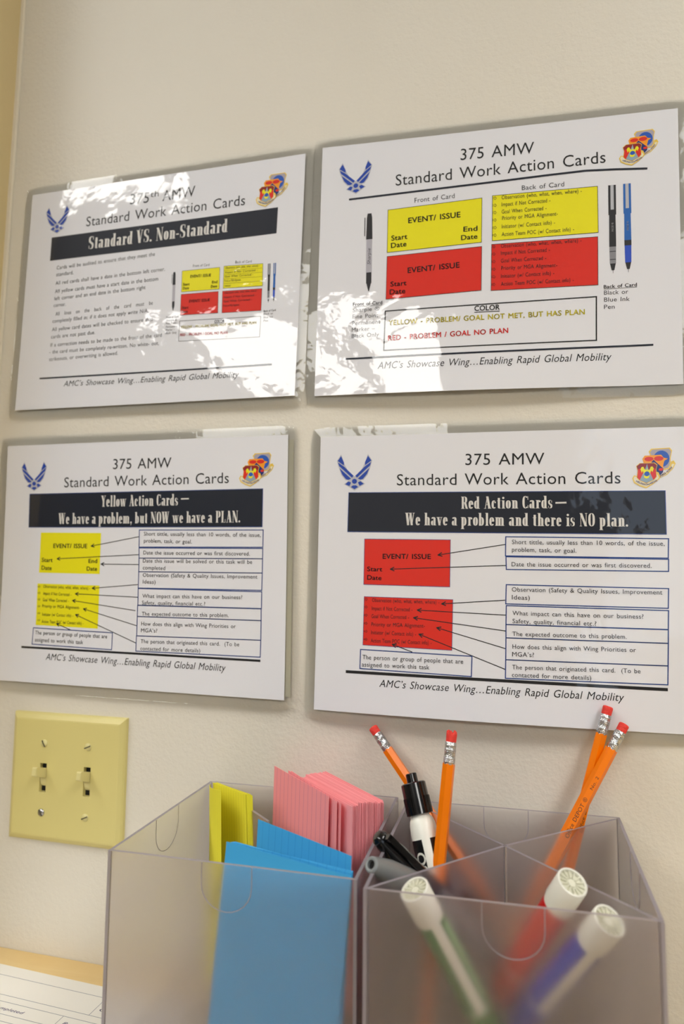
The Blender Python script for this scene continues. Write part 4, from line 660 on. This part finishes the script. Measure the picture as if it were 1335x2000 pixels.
def organizer(name, corners, ctr, divs, label, notches):
    bl, br, fr, fl = corners; cx = sum(c[0] for c in corners) / 4; cy = sum(c[1] for c in corners) / 4
    r = empty(name, V(cx, cy, DZ), label, 'organizer')
    S = lambda p: (p[0] - cx, p[1] - cy); z0 = .7; z1 = TZ - DZ
    P_ = {}
    P_['back'] = panel(r, 'back_panel', S(bl), S(br), z0, z1, ins=1.0)
    P_['left'] = panel(r, 'side_panel', S(fl), S(bl), z0, z1, ins=-1.0)
    P_['right'] = panel(r, 'side_panel', S(br), S(fr), z0, z1, ins=-1.0)
    P_['front'] = panel(r, 'front_panel', S(fr), S(fl), z0, z1, ins=1.0)
    for d_ in divs:
        c = dict(bl=bl, br=br, fr=fr, fl=fl)[d_]; k = (c[0] - ctr[0], c[1] - ctr[1]); L = math.hypot(*k); panel(r, 'divider_panel', S((ctr[0] + k[0] / L * 1.2, ctr[1] + k[1] / L * 1.2)), S((c[0] - k[0] / L * 1.8, c[1] - k[1] / L * 1.8)), FLOOR - DZ, z1 - .4, 1.8)
    mb = MB(); zf = FLOOR - DZ; q = [S(bl), S(br), S(fr), S(fl)]; q = [(x * .985, y * .985) for x, y in q]
    mb.v = [(x, y, zf - 2) for x, y in q] + [(x, y, zf) for x, y in q]; mb.f = [(0, 1, 2, 3), (7, 6, 5, 4), (0, 4, 5, 1), (1, 5, 6, 2), (2, 6, 7, 3), (3, 7, 4, 0)]; mb.m = [0] * 6
    mb.build('floor_panel', 'clear_plastic', r)
    for side, t, off in notches:
        a, b_ = {'back': (bl, br), 'front': (fl, fr), 'left': (fl, bl), 'right': (fr, br)}[side]
        dx, dy = b_[0] - a[0], b_[1] - a[1]; L = math.hypot(dx, dy); ux, uy = dx / L, dy / L; mx_, my_ = a[0] + dx * t - cx, a[1] + dy * t - cy
        notch(r, lambda s_, z: (mx_ + ux * s_ + -uy * off, my_ + uy * s_ + ux * off, z1 + z), parent=P_[side])
    return r
organizer('acrylic_organizer', [(195.5, -13), (346, -9), (347.5, -147.5), (196, -150.3)], (271, -80), ['bl'],
          'clear acrylic organizer on the desk holding the yellow, pink and blue index cards', [('left', .5, 1.1), ('front', .5, -1.2)])
organizer('acrylic_organizer', [(355.5, -12.3), (501.5, -7.5), (501.5, -150), (354.8, -156)], (426, -77), ['bl', 'br', 'fr', 'fl'],
          'clear acrylic organizer with crossed dividers holding the pencils and markers', [('back', .48, -1.2), ('front', .52, -1.2), ('right', .5, 1.1)])
# ------------------------------------------------------------------ index cards
def card_mesh(mat, wd=76, h=127, th=.25, curl=0):
    mb = MB(); n = 1 if not curl else 10
    for i in range(n + 1):
        x = -wd / 2 + wd * i / n; y = curl * math.sin(math.pi * i / n)
        mb.v += [(x, y - th / 2, 0), (x, y + th / 2, 0), (x, y + th / 2, h), (x, y - th / 2, h)]
    for i in range(n):
        a = 4 * i; b_ = a + 4
        for k in range(4): mb.f.append((a + k, a + (k + 1) % 4, b_ + (k + 1) % 4, b_ + k)[::-1]); mb.m.append(0)
    mb.f += [(0, 1, 2, 3)[::1], (4 * n + 3, 4 * n + 2, 4 * n + 1, 4 * n)]; mb.m += [0, 0]
    return mb
def place_card(o, A, B, bottom=FLOOR + .6, tilt=0):
    A = Vector(A); B = Vector(B); X = (B - A).normalized(); Yh = Vector((-X.y, X.x, 0)).normalized()
    Z = X.cross(Yh).normalized()
    if Z.z < 0: Z = -Z
    Z = (Matrix.Rotation(tilt, 3, X) @ Z); Y = Z.cross(X)
    h = (min(A.z, B.z) - bottom) / Z.z; mid = (A + B) / 2
    sx = (B - A).length / 76; sz = h / 127; o_ = mid - Z * h
    M_ = Matrix((( X.x * sx, Y.x, Z.x * sz, o_.x * MM), (X.y * sx, Y.y, Z.y * sz, o_.y * MM), (X.z * sx, Y.z, Z.z * sz, o_.z * MM + Z0), (0, 0, 0, 1)))
    o.matrix_world = M_
def mk_card(mat, name='index_card', **k): return card_mesh(mat, **k).build(name, mat)
# yellow
py = mk_card('card_yellow'); N = 12
for i in range(N):
    o = py if i == 0 else py.copy()
    if i: COL.objects.link(o)
    t = i / (N - 1); place_card(o, (199.5 + 3.0 * t, -17.5 + 1.0 * t, 109.5 + random.uniform(-.3, .3)), (246.0 + 5.6 * t + (.6 if i == 1 else 0), -62 - 1.0 * t, 118.6 + random.uniform(-.5, .5)), -17 + 8)
    tag(o, 'yellow ruled index card in the yellow pack at the left of the organizer', 'index card', 'yellow index cards packed in the organizer')
o = mk_card('card_yellow', curl=-3.5); place_card(o, (198.2, -19.5, 108.8), (229.5, -68, 121.5), -9)
tag(o, 'single yellow index card curling away left of the yellow pack', 'index card', 'yellow index cards')
# pink
pp = mk_card('card_pink')
place_card(pp, (251, -17, 126.5), (309, -66, 124), -9, 0); tag(pp, 'pink ruled index card leaning foremost, in front of the pink pack', 'index card', 'pink index cards')
for i, (A, B) in enumerate([((262, -15.5, 123.5), (315.5, -69, 122)), ((264, -15, 123.2), (318.5, -69.6, 121.6))]):
    o = pp.copy(); COL.objects.link(o); place_card(o, A, B, -9); tag(o, ['pink index card standing just behind the foremost leaning one', 'pink index card next to the dark gap before the thick pink pack'][i], 'index card', 'pink index cards')
pe = mk_card('card_pink_edge'); pe['label'] = ''
N = 62; first = True
for i in range(N):
    t = i / (N - 1); o = pe if first else pe.copy()
    if not first: COL.objects.link(o)
    first = False; j = random.uniform(-.8, .8); k = random.uniform(-.7, .7) - (1.4 if i < 11 else 0)
    place_card(o, (275.5 + 14 * t + j * .3, -24.5 + 17.5 * t, 123.2 + k - .8 * t), (327 + 18.5 * t, -71.0 + 14 * t + j, 122.4 + k - 1.6 * t), -9)
    tag(o, 'pink index card in the thick upright pink pack against the back of the organizer', 'index card', 'pink index cards in the thick pack')
# blue
b0 = mk_card('card_blue_plain'); place_card(b0, (265, -135.5, 115.3), (344.3, -143.8, 108.2), -9); tag(b0, 'plain blue index card foremost against the organizer front', 'index card', 'blue index cards')
pb = mk_card('card_blue'); N = 5
for i in range(N):
    o = pb if i == 0 else pb.copy()
    if i: COL.objects.link(o)
    place_card(o, (267.0 + .3 * i, -133.6 + .8 * i - 0, 114.6 - .2 * i), (344.0, -138.8 - .7 * (N - 1 - i) * -1 - 2.8, 108.9), -9)
    tag(o, 'blue index card packed right behind the foremost blue one', 'index card', 'blue index cards behind the foremost one')
o = pb.copy(); COL.objects.link(o); place_card(o, (272.5, -104, 118.2), (341.5, -132.5, 114.3), -9); tag(o, 'blue ruled index card standing apart, rearmost of the blue ones', 'index card', 'blue index cards')
# ------------------------------------------------------------------ pencils
def frame(T_, B_, rollto=None, rolldeg=0):
    """local z runs from B_ up to T_; local -y faces the point rollto"""
    T_ = Vector(T_); B_ = Vector(B_); Z = (T_ - B_).normalized(); c = Vector(rollto or (435.35, -517.82, 275.5)) - T_
    Yn = (c - Z * c.dot(Z)).normalized(); Y = -Yn; Y = Matrix.Rotation(math.radians(rolldeg), 3, Z) @ Y; X = Y.cross(Z)
    return X, Y, Z, T_
def set_frame(o, T_, B_, k=1, **kw):
    X, Y, Z, O = frame(T_, B_, **kw); X, Y, Z = X * k, Y * k, Z * k
    o.matrix_world = Matrix(((X.x, Y.x, Z.x, O.x * MM), (X.y, Y.y, Z.y, O.y * MM), (X.z, Y.z, Z.z, O.z * MM + Z0), (0, 0, 0, 1)))
PL_ = 188
def make_pencil(label):
    r = empty('pencil', (0, 0, 0), label, 'pencil', 'orange pencils')
    ap = 3.55; rv = ap / math.cos(math.pi / 6)      # hexagon with a flat towards local -y
    mb = MB(); rings = [(-19.5, rv), (-PL_ + 16, rv), (-PL_ + 3.2, 1.0)]
    for z, rad in rings: mb.v += [(rad * math.cos(math.radians(60 * k)), rad * math.sin(math.radians(60 * k)), z) for k in range(6)]
    for j in range(2):
        for k in range(6): a = j * 6 + k; b_ = j * 6 + (k + 1) % 6; mb.f.append((a, a + 6, b_ + 6, b_)); mb.m.append(j)
    mb.f += [(0, 1, 2, 3, 4, 5), (17, 16, 15, 14, 13, 12)]; mb.m += [0, 1]
    mb.build('barrel', ['pencil_paint', 'pencil_wood'], r)
    MB().lathe([(.05, -PL_), (1.0, -PL_ + 3.2)], 10).build('lead', 'graphite', r)
    fr_ = 3.75; prof = [(fr_ - .1, -20)]
    for z, d_ in ((-18.6, 0), (-18.2, .25), (-17.8, 0), (-17.2, .25), (-16.8, 0), (-16.2, .25), (-15.8, 0), (-12.4, 0), (-12.0, .28), (-11.6, 0), (-11.0, .28), (-10.6, 0), (-8.6, 0), (-8.1, .28), (-7.6, 0), (-6.4, 0), (-6.0, -.15)): prof.append((fr_ - .12 + d_, z))
    f = MB().lathe(prof, 28); auto_smooth(f.build('ferrule', 'ferrule_metal', r), 50)
    e = MB().lathe([(3.35, -6.6), (3.45, -2.0), (3.5, -1.1), (3.2, -.35), (2.4, 0), (0.001, .05)], 24); auto_smooth(e.build('eraser', 'eraser_rubber', r), 50)
    return r
def print_on(root, s, z0, z1, cap, facet=0, ap=3.62, x0=-1.1):
    """text running up the barrel on the facet turned by facet*60 degrees"""
    vs, fs = lay_text(s, z0, 0, z1, 0, cap, 'n'); a = math.radians(60 * facet); c, q = math.cos(a), math.sin(a); out = []
    for (u, v) in vs:
        x, y, z = -(v + x0), -ap, u
        out.append(((x * c - y * q) * MM, (x * q + y * c) * MM, z * MM))
    link('print_lettering', out, fs, 'pencil_print', root)
pen_specs = [('orange pencil leaning left, leftmost, half behind the black marker', (327.8, -12, 159.9), (372.0, -27, 108), 18),
             ('orange pencil with a ragged eraser, standing nearly upright', (393.2, -70, 173.3), (386.2, -84, 97), 14),
             ('orange pencil with the highest eraser, crossing behind another at the right', (496.9, -8.5, 184.4), (474.3, -23, 108.4), -24),
             ('orange pencil lettered No. 2, crossing in front at the right', (506.6, -13, 173.7), (466.5, -34, 105.8), 6)]
for i, (lab, T_, B_, rd) in enumerate(pen_specs):
    p = make_pencil(lab); set_frame(p, T_, B_, rolldeg=rd)
    if i == 1:
        crumb = MB()
        for k in range(9):
            a = k * .7; x, y = 2.9 * math.cos(a), 2.9 * math.sin(a); s_ = .5 + .35 * math.sin(k * 2.3); crumb.box(x - s_, x + s_, y - s_ * .8, y + s_, -.6, .5 + .7 * abs(math.sin(k * 1.7)), taper=.25)
        crumb.build('torn_rim', 'eraser_rubber', p)
    if i == 3: print_on(p, 'No. 2', -50.5, -41, 1.9); print_on(p, 'Office DEPOT \u00ae', -86, -57, 2.5)
    if i == 2: print_on(p, 'Office DEPOT \u00ae', -86, -57, 2.5, facet=1); print_on(p, 'No. 2', -50.5, -41, 1.9, facet=1)
# ------------------------------------------------------------------ markers
def whiteboard_marker(label, col, T_, B_, L=120, roll=0, R=8.3, uncapped_up=True):
    """butt end up: white end plug with ribs, coloured label with a white stripe, cap below"""
    r = empty('whiteboard_marker', (0, 0, 0), label, 'marker', 'whiteboard markers standing cap down')
    prof = [(R - 1.3, -2.2), (R - 1.3, -.3), (R - .9, 0), (R - .3, -.2), (R, -.9), (R, -17), (R - .5, -19.5), (R - .6, -L + 38)]
    b = MB().lathe(prof, 40, capend=False); auto_smooth(b.build('barrel', 'marker_white', r), 40)
    e = MB().lathe([(.001, -2.4), (2.0, -2.4), (2.2, -1.0), (1.2, -.9), (.001, -.9)][::-1], 20)
    e.lathe([(R - 1.25, -2.3), (.001, -2.35)], 32, capend=False)
    for k in range(14):
        a = k * 2 * math.pi / 14; n = len(e.v); e.box(2.6, R - 1.4, -.32, .32, -2.4, -.9)
        for q in range(n, n + 8): x, y, z = e.v[q]; e.v[q] = (x * math.cos(a) - y * math.sin(a), x * math.sin(a) + y * math.cos(a), z)
    e.build('end_plug', 'plug_white', r)
    lb = MB().lathe([(R - .42, -20), (R - .42, -L + 40)], 40, 0, 318, capend=False); lab = lb.build('wrap_label', 'label_' + col, r, smooth=True)
    lab.rotation_euler.z = math.radians(roll)
    if col == 'green':
        pc = MB().lathe([(R - .32, -24), (R - .32, -L + 44)], 14, 14, 88, capend=False).build('label_patch', 'label_palegreen', lab, smooth=True)
    c = MB().lathe([(R - .7, -L + 38.5), (R, -L + 38), (R, -L + 12), (R - 1.5, -L + 10.5), (R - 4, -L + 10), (R - 4.2, -L + 1), (R - 5, -L), (.001, -L)], 32); auto_smooth(c.build('cap', 'label_' + col, r))
    set_frame(r, T_, B_); return r
whiteboard_marker('white-ended marker with a green label, leaning right at the front', 'green', (378.9, -142, 105.4), (413.8, -110, 25.3), roll=-62)
whiteboard_marker('white-ended marker with a red label, leaning left behind the blue one', 'red', (462, -130, 113.7), (424.9, -84, 31.5), roll=115)
whiteboard_marker('white-ended marker with a blue label, lowest at the front right', 'blue', (478.7, -140, 101.3), (442.2, -100, 32.1), roll=-35)
# black whiteboard marker, cap up
r = empty('whiteboard_marker', (0, 0, 0), 'white-barrelled marker standing with its black cap up', 'marker')
cp = MB().lathe([(0.001, 0), (3.2, 0), (3.7, -.4), (3.8, -5.6), (7.6, -6.0), (8.3, -6.6), (8.5, -25.5), (7.9, -25.7), (7.6, -24)][::-1], 48, capend=False)
o = auto_smooth(cp.build('cap', 'black_gloss', r), 30)
mb = MB()
for k in range(40):
    a = k * 2 * math.pi / 40; n = len(mb.v); mb.box(8.2, 8.75, -.28, .28, -25.3, -15)
    for q in range(n, n + 8): x, y, z = mb.v[q]; mb.v[q] = (x * math.cos(a) - y * math.sin(a), x * math.sin(a) + y * math.cos(a), z)
mb.build('grip_ribs', 'black_gloss', o)
b = MB().lathe([(5.8, -23), (6.0, -26.5), (7.6, -28.5), (8.4, -31.5), (8.8, -36), (8.8, -118), (8.2, -120), (.001, -120)][::-1], 44, capend=False); auto_smooth(b.build('barrel', 'marker_white', r), 40)
lb = MB().lathe([(8.95, -110), (8.95, -40)], 40, 0, 325, capend=False).build('wrap_label', 'label_black', r, smooth=True); lb.rotation_euler.z = math.radians(-73)
lb = MB(); vs, fs = lay_text('EXPO', 0, 0, 24, 0, 6.5, 'b')
def wrap(vs, ang0, rad, z0): return [((rad * math.cos(ang0 + v / rad)) * MM, (rad * math.sin(ang0 + v / rad)) * MM, (z0 + u) * MM) for u, v in vs]
link('label_lettering', wrap(vs, math.radians(-150), 9.05, -71), [f[::-1] for f in fs], 'marker_white', r)
set_frame(r, (362.8 + 2.0, -62, 142.6), (380.5, -78, 92.5))
# black permanent marker with clip, and silver marker end, lying against the left corner
r = empty('permanent_marker', (0, 0, 0), 'glossy black capped marker with a clip, leaning over the rim between the organizers', 'marker')
o = auto_smooth(MB().lathe([(0.001, 0), (2.6, -.2), (3.9, -1.6), (4.3, -4), (5.6, -14), (6.0, -40), (5.9, -42), (.001, -42)][::-1], 32).build('cap', 'black_gloss', r), 40)
cl = MB().box(-1.5, 1.5, -8.6, -7.3, -36, -3, taper=0); cl.box(-1.5, 1.5, -8.6, -3.5, -4.2, -2.2); cl.build('clip', 'black_gloss', o)
auto_smooth(MB().lathe([(5.3, -41), (5.3, -100), (4.8, -128), (.001, -129)][::-1], 28).build('barrel', 'silver_grey', r), 40)
set_frame(r, (350.5, -106, 117.5), (371, -97, 95), rolldeg=25, k=1.22)
r = empty('permanent_marker', (0, 0, 0), 'silver-grey marker end with a dark hole, in front of the black capped one', 'marker')
auto_smooth(MB().lathe([(2.2, -3), (2.2, 0), (3.2, .1), (4.0, -.5), (4.5, -4), (5.9, -16), (6.0, -80), (.001, -80.1)][::-1], 32, capend=False).build('barrel', 'silver_grey', r), 40)
MB().lathe([(2.21, -2.0), (0.001, -2.0)], 20, capend=False).build('end_hole', 'dark_gap', r)
auto_smooth(MB().lathe([(6.3, -80), (6.4, -112), (3.5, -122), (.001, -123)][::-1], 28).build('cap', 'black_gloss', r), 40)
set_frame(r, (353.5, -136, 112.5), (371.5, -104, 92), k=1.12)
# ------------------------------------------------------------------ lettering on the form
def form_text(s, a0, b0, a1, cap, st, mat='form_ink'):
    vs, fs = lay_text(s, a0, 0, a1, 0, cap, st); V_ = [fpt(x, b0 - y, .5) for x, y in vs]
    return V_, fs
V_, F_ = [], []
for args in [('Date Completed', 21, 46.5, 66, 2.7, 'i'), ('Responsible', 101, 46.5, 136, 2.7, 'i'), ('Office', 117, 19, 134, 2.8, 'b'), ('Or Symbol', 117, 26, 146, 2.8, 'b')]:
    vs, fs = form_text(*args); n = len(V_); V_ += vs; F_ += [tuple(n + i for i in f) for f in fs]
link('form_lettering', [(x * MM, y * MM, z * MM) for x, y, z in V_], F_, 'form_ink', fo)
